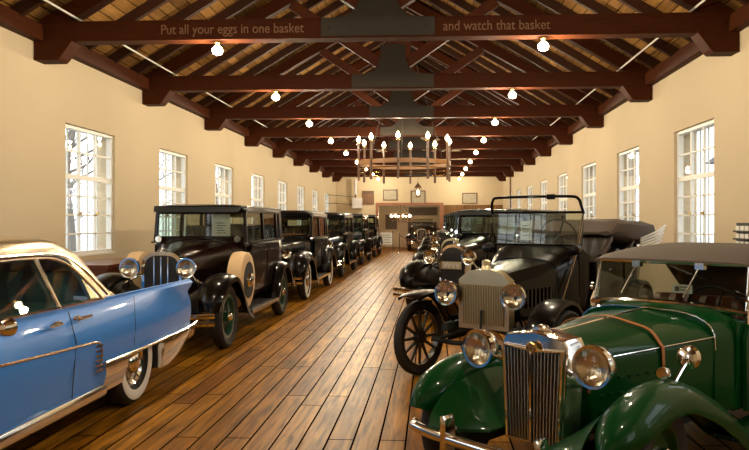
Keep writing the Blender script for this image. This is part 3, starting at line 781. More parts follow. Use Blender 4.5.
        MB().box(*sorted((s*.845, s*.862)), fp[-1][0] - .06, rp[0][0] + .06, .318, .362).build('running_board_edge', 'chrome' if late else 'tan_board', rb, smooth=False)
        MB().box(*sorted((s*.53, s*.545)), fp[-1][0] - .1, rp[0][0] + .1, .34, .60).build('side_valance', fender_m, t, smooth=False)
        make_wheel(t, wheel, R, tw, s*.72, 0, s, wwall=wwall)
        make_wheel(t, wheel, R, tw, s*.72, WB, s, wwall=wwall)
        make_headlight(t, s*(.345 if not late else .42), -.30 if not late else -.28, 1.0 if not late else .92, hl_r, [(s*.45, -.1, .72)], colour_hl)
        if spare:
            c = (s*.70, .82, .77)
            if spare == 'tan':
                q = MB().lathe([(-.105, .18), (-.105, .33), (-.09, .372), (0, .385), (.09, .372), (.105, .33), (.105, .18)], c, (1, 0, 0), 36)
                sw = q.build('spare_wheel_cover', 'tan_canvas', t)
                MB().lathe([(s*.10, .245), (s*.112, .245), (s*.112, .10)], c, (1, 0, 0), 30).build('cover_center', 'seam', sw)
                MB().lathe([(s*.112, .10), (s*.15, .085), (s*.165, .05), (s*.17, .0)], c, (1, 0, 0), 20).build('hubcap', 'chrome', sw)
            else:
                make_wheel(t, wheel, .36, .14, c[0], c[1], s, z=c[2], name='spare_wheel')
        if spot:
            MB().lathe([(0, .045), (.03, .05), (.05, .04), (.06, .01)], (s*.56, yc - .02, zb + .03), (0, 1, 0), 14).build('cowl_lamp', 'chrome', t)
        MB().lathe([(0, .05), (-.03, .05), (-.04, .03)], (s*.6, ye + .1, .72), (0, -1, 0), 12).build('tail_lamp', 'red_paint', t)
    if bumper:
        m = MB()
        for zz in (.39, .475): m.tube(smooth_path([(-.80, -.66, zz), (-.5, -.76, zz), (0, -.80, zz), (.5, -.76, zz), (.80, -.66, zz)], 4), .030, 8)
        fb = m.build('front_bumper', 'chrome', t)
        m = MB()
        for s in (-1, 1): m.box(s*.40 - .025, s*.40 + .025, -.82, -.50, .36, .51)
        m.build('bumper_bracket', 'chrome', fb)
        m = MB()
        for zz in (.40, .47): m.tube(smooth_path([(-.78, ye + .26, zz), (0, ye + .36, zz), (.78, ye + .26, zz)], 4), .026, 8)
        m.build('rear_bumper', 'chrome', t)
    MB().tube([(-.48, -.12, .80), (-.3, -.12, .90), (.3, -.12, .90), (.48, -.12, .80)], .016, 6).build('headlight_bar', 'chrome', t)
    if sign:
        p = MB().box(.16, .42, yc + .115, yc + .125, zb + .07, zt - .03).build('windshield_card', 'paper', t, smooth=False)
        m = MB()
        for k in range(5): m.box(.22 + .01*(k % 2), .36 - .02*(k % 3), yc + .111, yc + .115, zb + .11 + .035*k, zb + .121 + .035*k)
        m.build('card_print', 'print', p, smooth=False)
    if plate:
        p = MB().box(-.18, .18, y0 - .045, y0 - .035, .80, .92).build('badge_plate', 'nickel', t, smooth=False)
        m = MB()
        for k in range(4):
            x = -.14 + k*.075; m.bar((x, y0 - .05, .90), (x + .03, y0 - .05, .82), .012, .006, (0, 1, 0)); m.bar((x + .03, y0 - .05, .82), (x + .06, y0 - .05, .90), .012, .006, (0, 1, 0))
        m.build('badge_marks', 'paper', p, smooth=False)
    return t
# ------------------------------------------------------------------ the left row
CX = -3.27
vintage_car('vintage_sedan', 'tall black sedan with tan spare wheel covers and green wire wheels, behind the blue car', (CX, 8.5, 0), spare='tan', wheel='wire', sign=True, paint='maroon_paint')
vintage_car('vintage_sedan', 'rounded black sedan with whitewall tires, second along the left row after the blue car', (CX, 13.9, 0), late=True, wheel='cream', wwall=True, hl_r=.10, sign=False, H=1.82)
vintage_car('vintage_sedan', 'rounded black sedan on plain black tires, third black car along the left row', (CX, 19.6, 0), late=True, wheel='black', hl_r=.10, H=1.85)
vintage_car('vintage_sedan', 'dark green-black boxy sedan, fourth car behind the blue one on the left', (CX, 25.2, 0), paint='green_black', roofm='canvas_top', wheel='black', H=1.88)
vintage_car('vintage_sedan', 'last dark sedan of the left row, closest to the far wall', (CX, 30.9, 0), paint='black_paint', roofm='canvas_top', wheel='black', H=1.9, WB=2.9)

# ------------------------------------------------------------------ the right row, angle parked
A = math.radians(30)
def rc(y, x, label, **k): return vintage_car(k.pop('name', 'vintage_sedan'), label, (x, y, 0), -A, **k)
rc(11.35, .42, 'black sedan with arched black radiator and plate, parked right behind the open tourer', rad='dome', radm='chrome', plate=True, wheel='black', WB=2.85, roofm='green_black', sign=True, H=1.78, paint='black_paint')
rc(15.5, .50, 'black sedan with silvery radiator shell, second behind the open tourer on the right', rad='dome', radm='nickel', wheel='black', WB=2.85, H=1.80, paint='green_black')
rc(19.6, .50, 'dark green sedan, third behind the open tourer on the right', wheel='black', WB=2.85, H=1.86, paint='green_black', roofm='green_black', sign=True)
rc(23.7, .50, 'black sedan, fourth behind the open tourer on the right', wheel='black', WB=2.85, H=1.86, rad='dome')
rc(27.8, .50, 'dark green sedan, fifth behind the open tourer on the right', wheel='black', WB=2.85, H=1.88, paint='green_black')
rc(31.9, .50, 'last black sedan of the right row, before the brown panelling', wheel='black', WB=2.6, H=1.9)
vintage_car('vintage_roadster', 'small dark open car standing in the room beyond the back opening', (-.55, YB + 1.6, 0), 0, open_car=True, wheel='black', WB=2.4)

# ------------------------------------------------------------------ open tourer
def tourer():
    t = thing('touring_car', 'black open touring car with wooden spoke wheels, brassy flat radiator and folded top', 'car', (.535, 6.73, 0), math.radians(-31))
    R = .38
    m = MB()
    for s in (-1, 1): m.box(s*.36 - .03, s*.36 + .03, -.2, 3.1, .50, .58)
    m.tube([(-.62, 0, R), (-.4, 0, .36), (.4, 0, .36), (.62, 0, R)], .025, 8); m.tube([(-.62, 2.54, R), (.62, 2.54, R)], .04, 8); m.sphere((0, 2.54, R), .15)
    m.build('chassis', 'seam', t)
    m = MB(); m.tube(smooth_path([(-.5, -.04, .40), (-.25, -.05, .50), (0, -.05, .545), (.25, -.05, .50), (.5, -.04, .40)], 4), .022, 6); m.build('leaf_spring', 'seam', t)
    # radiator
    m = MB()
    prof = lambda w, z0, z1: [(-w, z0), (-w, z1 - .10), (-w + .10, z1 - .02), (-.07, z1), (.07, z1), (w - .10, z1 - .02), (w, z1 - .10), (w, z0)]
    m.loft([[V(x, -.10, z) for x, z in prof(.262, .535, 1.10)], [V(x, .02, z) for x, z in prof(.262, .535, 1.10)]])
    rs = m.build('radiator_shell', 'nickel', t)
    MB().box(-.215, .215, -.112, -.099, .58, .955).build('radiator_core', 'core', t, smooth=False)
    m = MB()
    for k in range(-12, 13): m.box(k*.0175 - .002, k*.0175 + .002, -.118, -.112, .58, .955)
    m.build('radiator_fins', 'nickel', t, smooth=False)
    MB().lathe([(0, .05), (.03, .045), (.05, .03), (.055, .042), (.09, .042), (.10, .02)], (0, -.04, 1.09), (0, 0, 1), 14).build('radiator_cap', 'nickel', t)
    MB().tube([(0, -.14, .72), (0, -.15, .60), (0, -.16, .52), (.05, -.20, .50), (.05, -.26, .50)], .012, 6).build('starting_crank', 'seam', t)
    # hood
    rings = []
    for k in range(5):
        u = k/4; y = .02 + .80*u; w_ = .255 + .13*u; z1 = 1.085 + .08*u; s_ = .02 + .05*u
        rings.append([V(-w_, y, .60), V(-w_, y, z1 - .13 + s_*.3), V(-w_ + .10, y, z1 - .03), V(-.05, y, z1), V(.05, y, z1), V(w_ - .10, y, z1 - .03), V(w_, y, z1 - .13 + s_*.3), V(w_, y, .60)])
    MB().loft(rings).build('hood', 'black_paint', t, ang=20)
    for s in (-1, 1):
        m = MB()
        for k in range(7):
            y = .22 + k*.07; x = s*(.29 + .011*k + .0)
            m.box(min(x, x + s*.02), max(x, x + s*.02), y, y + .03, .72, .90)
        m.build('hood_louvres', 'black_paint', t, smooth=False)
    MB().loft([arch(.39, .58, 1.17, .82, sq=3.5), arch(.47, .55, 1.25, 1.02, sq=3.5), arch(.50, .52, 1.30, 1.16, sq=4)]).build('cowl', 'black_paint', t)
    # body tub, open: side walls with doors, seat panels
    for s in (-1, 1):
        pth = [(1.14, .50, 1.29), (1.35, .56, 1.18), (1.85, .58, 1.16), (2.15, .60, 1.24), (2.4, .60, 1.18), (2.9, .60, 1.20), (3.12, .56, 1.28)]
        P = smooth_path([V(a, b, c) for a, b, c in pth], 3)
        rings = [[V(s*p.y*.93, p.x, .55), V(s*p.y, p.x, .8), V(s*p.y, p.x, p.z), V(s*(p.y - .045), p.x, p.z + .012), V(s*(p.y - .05), p.x, .8), V(s*(p.y*.93 - .05), p.x, .55)] for p in P]
        bd = MB().loft(rings).build('body_side', 'black_paint', t)
        for (a, b) in ((1.36, 1.82), (2.40, 2.85)):
            d = MB().box(*sorted((s*.578, s*.612)), a, b, .62, 1.12).build('door', 'black_paint', t, smooth=False)
            MB().tube([(s*.60, b - .06, 1.02), (s*.64, b - .06, 1.02), (s*.645, b - .13, 1.02)], .009, 6).build('door_handle', 'chrome', d)
    MB().box(-.56, .56, 3.06, 3.13, .55, 1.27).build('body_back', 'black_paint', t, smooth=False)
    MB().box(-.54, .54, 1.14, 3.08, .55, .60).build('floor_pan', 'seam', t, smooth=False)
    for y in (1.98, 2.95):
        o = seats(t, -.53, .53, y, .92, 1.37 if y < 2.5 else 1.40)
        MB().tube(smooth_path([(-.56, y - .35, 1.17), (-.57, y - .1, 1.30), (-.5, y + .08, 1.39), (0, y + .09, 1.41), (.5, y + .08, 1.39), (.57, y - .1, 1.30), (.56, y - .35, 1.17)], 4), .030, 8).build('seat_roll', 'dark_leather', o)
    steering(t, .17, 1.42, 1.40, .20, 1.1)
    # windshield: lower pane and folded-up hoop
    yw = 1.16
    wf = MB().tube([(-.52, yw, 1.30), (.52, yw, 1.30), (.53, yw + .02, 1.655), (-.53, yw + .02, 1.655)], .014, 8, True).build('windshield_frame', 'black_paint', t)
    panel_glass(wf, [(-.515, yw, 1.31), (.515, yw, 1.31), (.525, yw + .02, 1.65), (-.525, yw + .02, 1.65)], 'windshield_glass')
    MB().tube(smooth_path([(-.53, yw + .02, 1.64), (-.52, yw - .02, 1.72), (-.49, yw - .05, 1.79), (-.42, yw - .06, 1.82), (0, yw - .06, 1.825), (.42, yw - .06, 1.82), (.50, yw - .05, 1.79), (.515, yw - .02, 1.73), (.53, yw + .02, 1.64)], 4), .016, 8).build('windshield_hoop', 'black_paint', t)
    MB().lathe([(-.05, .012), (-.04, .03), (.04, .03), (.05, .012)], (.20, yw - .06, 1.82), (1, 0, 0), 10).build('hoop_clamp', 'black_paint', t)
    p = MB().box(-.20, -.07, yw + .05, yw + .055, 1.35, 1.56).build('windshield_card', 'paper', t, smooth=False)
    m = MB()
    for k in range(4): m.box(-.18, -.09 - .02*(k % 2), yw + .047, yw + .05, 1.40 + .035*k, 1.408 + .035*k)
    m.build('card_print', 'print', p, smooth=False)
    for s in (-1, 1):
        MB().tube([(s*.53, yw, 1.62), (s*.50, yw - .10, 1.25), (s*.42, yw - .42, .64)] if s > 0 else [(s*.53, yw, 1.5), (s*.50, yw - .2, 1.1)], .011, 6).build('stay_rod', 'chrome' if s > 0 else 'black_paint', t)
        MB().lathe([(-.06, .015), (-.05, .055), (.04, .06), (.05, .04), (.07, .01)], (s*.50, yw - .14, 1.26), (0, 1, 0), 14).build('cowl_lamp', 'black_paint', t)
    # folded top
    rings = []
    for (y, w_, z0, z1) in ((1.95, .60, 1.40, 1.44), (2.1, .63, 1.35, 1.57), (2.6, .65, 1.30, 1.585), (3.2, .65, 1.24, 1.575), (3.72, .64, 1.26, 1.565), (3.90, .60, 1.33, 1.52)):
        pts = []
        for k in range(16):
            a = 2*PI*k/16; c, s_ = math.cos(a), math.sin(a)
            pts.append(V(w_*math.copysign(abs(c)**.35, c), y + (.0), (z0 + z1)/2 + (z1 - z0)/2*math.copysign(abs(s_)**.6, s_) + .012*math.sin(k*2.3 + y*5)))
        rings.append(pts)
    ft = MB().loft(rings).build('folded_top', 'canvas_top', t)
    for s in (-1, 1):
        for k in range(5):
            MB().tube([(s*.655, 2.95, 1.22 + .03*k), (s*.66, 3.65 + .04*k, 1.25 + .045*k), (s*.64, 4.08 + .05*k, 1.30 + .05*k)], .014, 6).build('top_bow', 'conduit', ft)
    # fenders, boards
    for s in (-1, 1):
        fp = smooth_path([V(0, a, b) for a, b in ((-.42, .62), (-.34, .74), (-.14, .83), (.12, .845), (.34, .76), (.52, .58), (.70, .42), (.86, .37))], 4)
        if s < 0: fp = smooth_path([V(0, a, b) for a, b in ((-.36, .83), (-.26, .855), (-.08, .87), (.12, .855), (.34, .76), (.52, .58), (.70, .42), (.86, .37))], 4)
        MB().sweep([(p.y, p.z) for p in fp], s*.68, .12, .018, .03, .010, 8, s).build('front_fender', 'black_paint', t)
        rp = smooth_path([V(0, a, b) for a, b in ((1.78, .37), (1.98, .46), (2.16, .68), (2.36, .83), (2.6, .86), (2.84, .76), (3.0, .60))], 4)
        MB().sweep([(p.y, p.z) for p in rp], s*.70, .12, .018, .03, .010, 8, s).build('rear_fender', 'black_paint', t)
        MB().box(*sorted((s*.54, s*.80)), .82, 1.82, .355, .38).build('running_board', 'black_paint', t, smooth=False)
        MB().box(*sorted((s*.48, s*.50)), .10, 1.9, .36, .60).build('side_valance', 'black_paint', t, smooth=False)
        make_wheel(t, 'wood', R, .09, s*.77, 0, s, steer=-.12)
        make_wheel(t, 'wood', R, .09, s*.77, 2.54, s)
        make_headlight(t, s*.350, -.20, .87, .115, [(s*.38, -.12, .66), (s*.36, 0, .56)], 'black_paint')
    return t
tourer()

# ------------------------------------------------------------------ green roadster
def roadster():
    t = thing('sports_roadster', 'dark green sports roadster with tall chrome grille and brown bonnet straps, nearest right', 'car', (.665, 3.975, 0), math.radians(-43))
    R = .335; G = 'green_paint'
    m = MB()
    for s in (-1, 1): m.box(s*.32 - .035, s*.32 + .035, -.45, 3.0, .30, .40)
    m.tube([(-.56, 0, R), (.56, 0, R)], .03, 8); m.tube([(-.56, 2.39, R), (.56, 2.39, R)], .04, 8)
    m.build('chassis', 'seam', t)
    # radiator
    y0 = -.17
    def rp(wt, wb, z0, z1, y, pk=.0):
        return [V(-wb, y, z0), V(-wt, y, z1 - .05), V(-wt + .02, y, z1 - .015), V(0, y - pk, z1 + .012), V(wt - .02, y, z1 - .015), V(wt, y, z1 - .05), V(wb, y, z0)]
    rs = MB().loft([rp(.205, .178, .335, .93, y0 + .012), rp(.212, .185, .33, .935, y0 + .03), rp(.215, .19, .33, .94, y0 + .17)]).build('radiator_shell', 'chrome', t)
    bar = MB()
    fr = [(-.166, .352), (-.192, .865), (0, .845), (.192, .865), (.166, .352)]
    bar.tube([(a, y0 - .006, b) for a, b in fr], .013, 8, True)
    bar.build('grille_surround', 'chrome', rs)
    MB().loft([[V(-.160, y0 - .004, .36), V(-.185, y0 - .004, .86), V(0, y0 - .004, .842), V(.185, y0 - .004, .86), V(.160, y0 - .004, .36)], [V(-.160, y0 + .012, .36), V(-.185, y0 + .012, .86), V(0, y0 + .012, .842), V(.185, y0 + .012, .86), V(.160, y0 + .012, .36)]]).build('radiator_core', 'dark_core', t, smooth=False)
    m = MB()
    for k in range(-8, 9):
        if k == 0: continue
        xb, xt = k*.0193, k*.0222
        m.hexa([V(xb - .0026, y0 - .018, .362), V(xb + .0026, y0 - .018, .362), V(xb + .0026, y0 - .003, .362), V(xb - .0026, y0 - .003, .362)], [V(xt - .0026, y0 - .018, .853), V(xt + .0026, y0 - .018, .853), V(xt + .0026, y0 - .003, .853), V(xt - .0026, y0 - .003, .853)])
    m.build('grille_slats', 'slat_metal', t, smooth=False)
    MB().box(-.0055, .0055, y0 - .026, y0 - .003, .355, .845).build('grille_center_bar', 'chrome', t, smooth=False)
    b = MB().lathe([(0, .034), (-.008, .034), (-.010, .03)], (0, y0 - .012, .865), (0, 1, 0), 8).build('grille_badge', 'brass', t, smooth=False)
    text_mesh('MG', .032, 'badge_letters', 'brown_leather', b, (0, y0 - .0235, .865), (PI/2, 0, 0), 1.0, .001, 'CENTER')
    MB().lathe([(0, .055), (.012, .055), (.02, .042), (.035, .04), (.042, .028), (.05, .0)], (0, y0 + .09, .935), (0, 0, 1), 8).build('radiator_cap', 'chrome', t)
    # hood (bonnet)
    ya, yb = y0 + .165, 1.10
    rings = []
    for k in range(6):
        u = k/5; y = ya + (yb - ya)*u; w_ = .205 + .265*u; zt_ = .925 + .045*u; zs = .80 + .04*u
        rings.append([V(-w_*.97, y, .42), V(-w_, y, zs - .06), V(-w_*.97, y, zs), V(-w_*.80, y, zs + (zt_ - zs)*.55), V(-w_*.45, y, zt_ - .025), V(-.015, y, zt_), V(.015, y, zt_), V(w_*.45, y, zt_ - .025), V(w_*.80, y, zs + (zt_ - zs)*.55), V(w_*.97, y, zs), V(w_, y, zs - .06), V(w_*.97, y, .42)])
    MB().loft(rings).build('hood', G, t)
    MB().tube([(0, ya, .927), (0, yb, .974)], .006, 6).build('hood_hinge', 'chrome', t)
    for s in (-1, 1):
        MB().tube([(s*.204, ya, .79), (s*.468, yb, .832)], .004, 6).build('hood_side_hinge', 'chrome', t)
        m = MB()
        for q in range(3):
            for k in range(7 + q*0):
                y = .12 + k*.075; x = s*(.205 + .265*(y - ya)/(yb - ya))
                m.box(min(x - s*.004, x + s*.010), max(x - s*.004, x + s*.010), y, y + .045, .50 + q*.085 + .0, .512 + q*.085)
        m.build('hood_louvres', G, t, smooth=False)
    # scuttle
    scr = []
    for (y, w_, z_) in ((1.10, .472, .975), (1.25, .51, .99), (1.42, .54, .99)):
        scr.append(arch(w_, .36, z_, y, sq=3.4))
    MB().loft(scr).build('scuttle', G, t)
    MB().tube([v for v in arch(.476, .38, .979, 1.10, sq=3.4)][1:-1], .0045, 5).build('scuttle_bead', 'chrome', t)
    # body
    for s in (-1, 1):
        P = smooth_path([V(1.30, .53, .93), (1.62, .575, .86), (1.95, .60, .74), (2.2, .61, .78), (2.45, .61, .86), (2.85, .58, .84), (3.1, .50, .80)], 3)
        rings = [[V(s*(p.y*.95), p.x, .34), V(s*p.y, p.x, .55), V(s*p.y, p.x, p.z - .02), V(s*(p.y - .02), p.x, p.z), V(s*(p.y - .05), p.x, p.z - .02), V(s*(p.y - .06), p.x, .36)] for p in P]
        MB().loft(rings).build('body_side', G, t)
        dpts = [(1.36, .34), (1.35, .80), (1.40, .89), (1.66, .835), (1.95, .725), (2.12, .735), (2.12, .42)]
        d = MB().loft([[V(s*(.548 + .03*min(1, (a - 1.4)*2) + .02*(b < .6)*0), a, b) for a, b in dpts], [V(s*(.575 + .035*min(1, (a - 1.4)*2)), a, b) for a, b in dpts]]).build('door', G, t, smooth=False)
        MB().tube([(s*.57, 1.40, .63), (s*.625, 1.40, .63), (s*.635, 1.53, .625)], [.012, .012, .008], 8).build('door_handle', 'chrome', d)
        for zz in (.50, .78): MB().tube([(s*.63, 2.12, zz - .05), (s*.63, 2.12, zz + .01)], .012, 6).build('door_hinge', 'chrome', d)
    MB().box(-.52, .52, 1.40, 3.1, .34, .40).build('floor_pan', 'seam', t, smooth=False)
    MB().box(-.50, .50, 3.06, 3.12, .34, .82).build('body_back', G, t, smooth=False)
    MB().loft([[V(-.44, y, z), V(.44, y, z), V(.44, y + .26, z - .0), V(-.44, y + .26, z)] for y, z in ((3.22, .34), (3.02, .86))]).build('fuel_tank', G, t)
    o = seats(t, -.50, .50, 2.30, .52, .96, 'brown_leather')
    steering(t, .27, 1.66, .93, .20, 1.05)
    MB().loft([arch(.50, .60, .965, 1.425, sq=4), arch(.50, .60, .965, 1.445, sq=4)]).build('dashboard', 'frame_wood', t)
    # windshield
    y1, y2 = 1.42, 1.50; zl, zh = .965, 1.265
    def wp(u, z): return V(u*.545, y1 + (y2 - y1)*(z - zl)/(zh - zl), z)
    wf = MB().tube([wp(-1, zl), wp(1, zl), wp(.985, zh), wp(-.985, zh)], .016, 8, True).build('windshield_frame', 'chrome', t)
    MB().tube(smooth_path([(-.56, y1 - .01, .955), (-.3, y1 - .06, .985), (0, y1 - .08, .992), (.3, y1 - .06, .985), (.56, y1 - .01, .955)], 4), .020, 8).build('windshield_base', 'chrome', wf)
    panel_glass(wf, [wp(-.98, zl + .01), wp(.98, zl + .01), wp(.96, zh - .01), wp(-.96, zh - .01)], 'windshield_glass')
    for s in (-1, 1):
        MB().tube([(s*.555, y1 + .02, .80), (s*.56, y1 + .01, .96), (s*.55, y1 + .05, 1.06)], [.022, .026, .014], 8).build('windshield_bracket', 'chrome', wf)
        MB().lathe([(0, .03), (.02, .03), (.03, .015)], (s*.565, y1 + .03, 1.06), (s, 0, 0), 10).build('frame_knob', 'chrome', wf)
    for (u, v) in ((-.42, -.22 - .38), (.42, .30 - .08)):
        a = V(u*.545, y1 + .045, 1.25); w_ = MB().tube([a, V(u*.545 - .09, y1 - .015, 1.03)], .007, 6)
        w_.box(u*.545 - .03, u*.545 + .03, y1 + .03, y1 + .08, 1.225, 1.275); w_.build('wiper', 'chrome', wf)
    cdp = MB().box(.02, .16, 1.50, 1.505, 1.05, 1.11).build('windshield_card', 'paper', t, smooth=False)
    m = MB(); m.box(.04, .07, 1.496, 1.5, 1.065, 1.095); m.box(.08, .14, 1.496, 1.5, 1.09, 1.097); m.box(.08, .13, 1.496, 1.5, 1.07, 1.077); m.build('card_print', 'print', cdp, smooth=False)
    # folding top raised
    rings = []
    for (y, w_, z0, z1) in ((1.44, .555, 1.262, 1.285), (1.56, .57, 1.262, 1.325), (1.9, .58, 1.265, 1.365), (2.35, .585, 1.26, 1.385), (2.62, .585, 1.235, 1.375), (2.72, .58, 1.15, 1.33), (2.95, .55, .95, 1.08), (3.04, .52, .80, .86)):
        pts = []
        for k in range(13):
            a = PI*(1 - k/12); c, s_ = math.cos(a), math.sin(a)
            pts.append(V(w_*math.copysign(abs(c)**.5, c), y, z0 + (z1 - z0)*abs(s_)**.55))
        for k in range(13):
            a = PI*(k/12); c, s_ = math.cos(a), math.sin(a)
            pts.append(V((w_ - .012)*math.copysign(abs(c)**.5, c), y - .004, z0 - .006 + (z1 - z0 - .008)*abs(s_)**.55))
        rings.append(pts)
    MB().loft(rings).build('folding_top', 'canvas_top', t)
    for s in (-1, 1):   # side curtains
        q = panel_glass(t, [(s*.57, 1.50, .90), (s*.60, 2.2, .80), (s*.578, 2.2, 1.26), (s*.57, 1.56, 1.262)], 'side_curtain', 'car_glass')
    # fenders
    for s in (-1, 1):
        fpts = [(-.50, .49), (-.455, .58), (-.33, .67), (-.10, .735), (.15, .738), (.35, .685), (.56, .60), (.80, .48), (1.04, .34), (1.30, .262), (1.5, .25)]
        P = [(p.y, p.z) for p in smooth_path([V(0, a, b) for a, b in fpts], 4)]; n = len(P)
        ww = [.065 + .065*min(1, 5*i/n) for i in range(n)]
        MB().sweep(P, s*.60, ww, .085, [.02 + .045*min(1, 4*i/n) for i in range(n)], .012, 12, s, inlip=.02).build('front_fender', G, t)
        sp = [(p[0], p[1]) for p in P if p[1] > .42 and p[0] < 1.0]
        xin = lambda y: .19 + .235*max(0, min(1, (y - ya)/(yb - ya)))
        a = [V(s*.475, y, z - .085) for y, z in sp]; b = [V(s*(.335 + .1*max(0, y)), y + .0, .40 + (z - .46)*.42) for y, z in sp]; c = [V(s*xin(y), max(y, -.30), .40) for y, z in sp]
        q = MB(); nn = len(a); rings = [[a[i], b[i], c[i], c[i] - V(0, 0, .012), b[i] - V(0, 0, .012), a[i] - V(0, 0, .012)] for i in range(nn)]
        q.loft(rings); q.build('fender_valance', G, t)
        rp_ = [(1.42, .26), (1.72, .30), (1.95, .45), (2.12, .64), (2.36, .76), (2.62, .73), (2.82, .58), (2.92, .42)]
        P = [(p.y, p.z) for p in smooth_path([V(0, a, b) for a, b in rp_], 4)]
        MB().sweep(P, s*.665, .12, .05, .04, .012, 10, s, inlip=.05).build('rear_fender', G, t)
        MB().box(*sorted((s*.50, s*.74)), 1.0, 1.8, .235, .262).build('running_board', G, t, smooth=False)
        make_wheel(t, 'green', R, .14, s*.63, -.05, s, steer=.10)
        make_wheel(t, 'green', R, .14, s*.62, 2.39, s)
        make_headlight(t, s*.37, -.185, .815, .106, [(s*.22, -.10, .74)], 'chrome')
        # side lamp and mirror on the fender
        MB().lathe([(0, .030), (.01, .033), (.04, .03), (.065, .012)], (s*.60, .10, .775), (0, 1, 0), 14).build('fender_lamp', 'chrome', t)
        if s < 0: continue
        mr = MB().tube([(s*.60, .24, .70), (s*.605, .32, .76), (s*.61, .40, .815)], .009, 6).build('mirror_stalk', 'chrome', t)
        MB().lathe([(-.012, .062), (0, .066), (.018, .055), (.028, .02)], (s*.61, .40, .82), (0, -1, .15), 18).build('mirror', 'chrome', mr)
    # bumper
    m = MB(); m.tube(smooth_path([(-.61, -.46, .385), (-.57, -.50, .385), (-.3, -.545, .385), (.3, -.545, .385), (.57, -.50, .385), (.61, -.46, .385)], 4), .030, 12)
    fb = m.build('front_bumper', 'chrome', t)
    for s in (-1, 1):
        MB().loft([[V(s*.30 + a*wd, -.56 - b, z) for a, b in ((-1, -.06), (-.8, .012), (0, .03), (.8, .012), (1, -.06))] for z, wd in ((.30, .020), (.34, .027), (.45, .027), (.495, .022), (.51, .012))]).build('overrider', 'chrome', fb)
        MB().tube([(s*.32, -.50, .42), (s*.32, -.2, .37)], .02, 6).build('bumper_bracket', 'chrome', fb)
    # straps
    def strap(y, w_, zt_, zs, mm, ext):
        pts = [(-w_ - .008, y, ext), (-w_ - .008, y, zs - .04), (-w_*.97, y, zs + .01), (-w_*.78, y, zs + (zt_ - zs)*.6 + .008), (-w_*.45, y, zt_ - .015), (0, y, zt_ + .012), (w_*.45, y, zt_ - .015), (w_*.78, y, zs + (zt_ - zs)*.6 + .008), (w_*.97, y, zs + .01), (w_ + .008, y, zs - .04), (w_ + .008, y, ext)]
        P = smooth_path(pts, 3); rings = []
        for i, p in enumerate(P):
            tt = (P[min(i+1, len(P)-1)] - P[max(i-1, 0)]).normalized(); nn = V(-tt.z, 0, tt.x)
            rings.append([p + V(0, -.014, 0), p + V(0, .014, 0), p + V(0, .014, 0) + nn*.006, p + V(0, -.014, 0) + nn*.006])
        return MB().loft(rings).build('bonnet_strap', mm, t)
    u = (.62 - ya)/(yb - ya); s1 = strap(.62, .205 + .265*u, .925 + .045*u + .002, .80 + .04*u, 'tan_leather', .50)
    s1['label'] = 'tan leather strap'
    s2 = strap(.03, .205 + .265*.03, .932, .80, 'brown_leather', .62); s2['label'] = 'dark brown leather strap'
    return t
roadster()

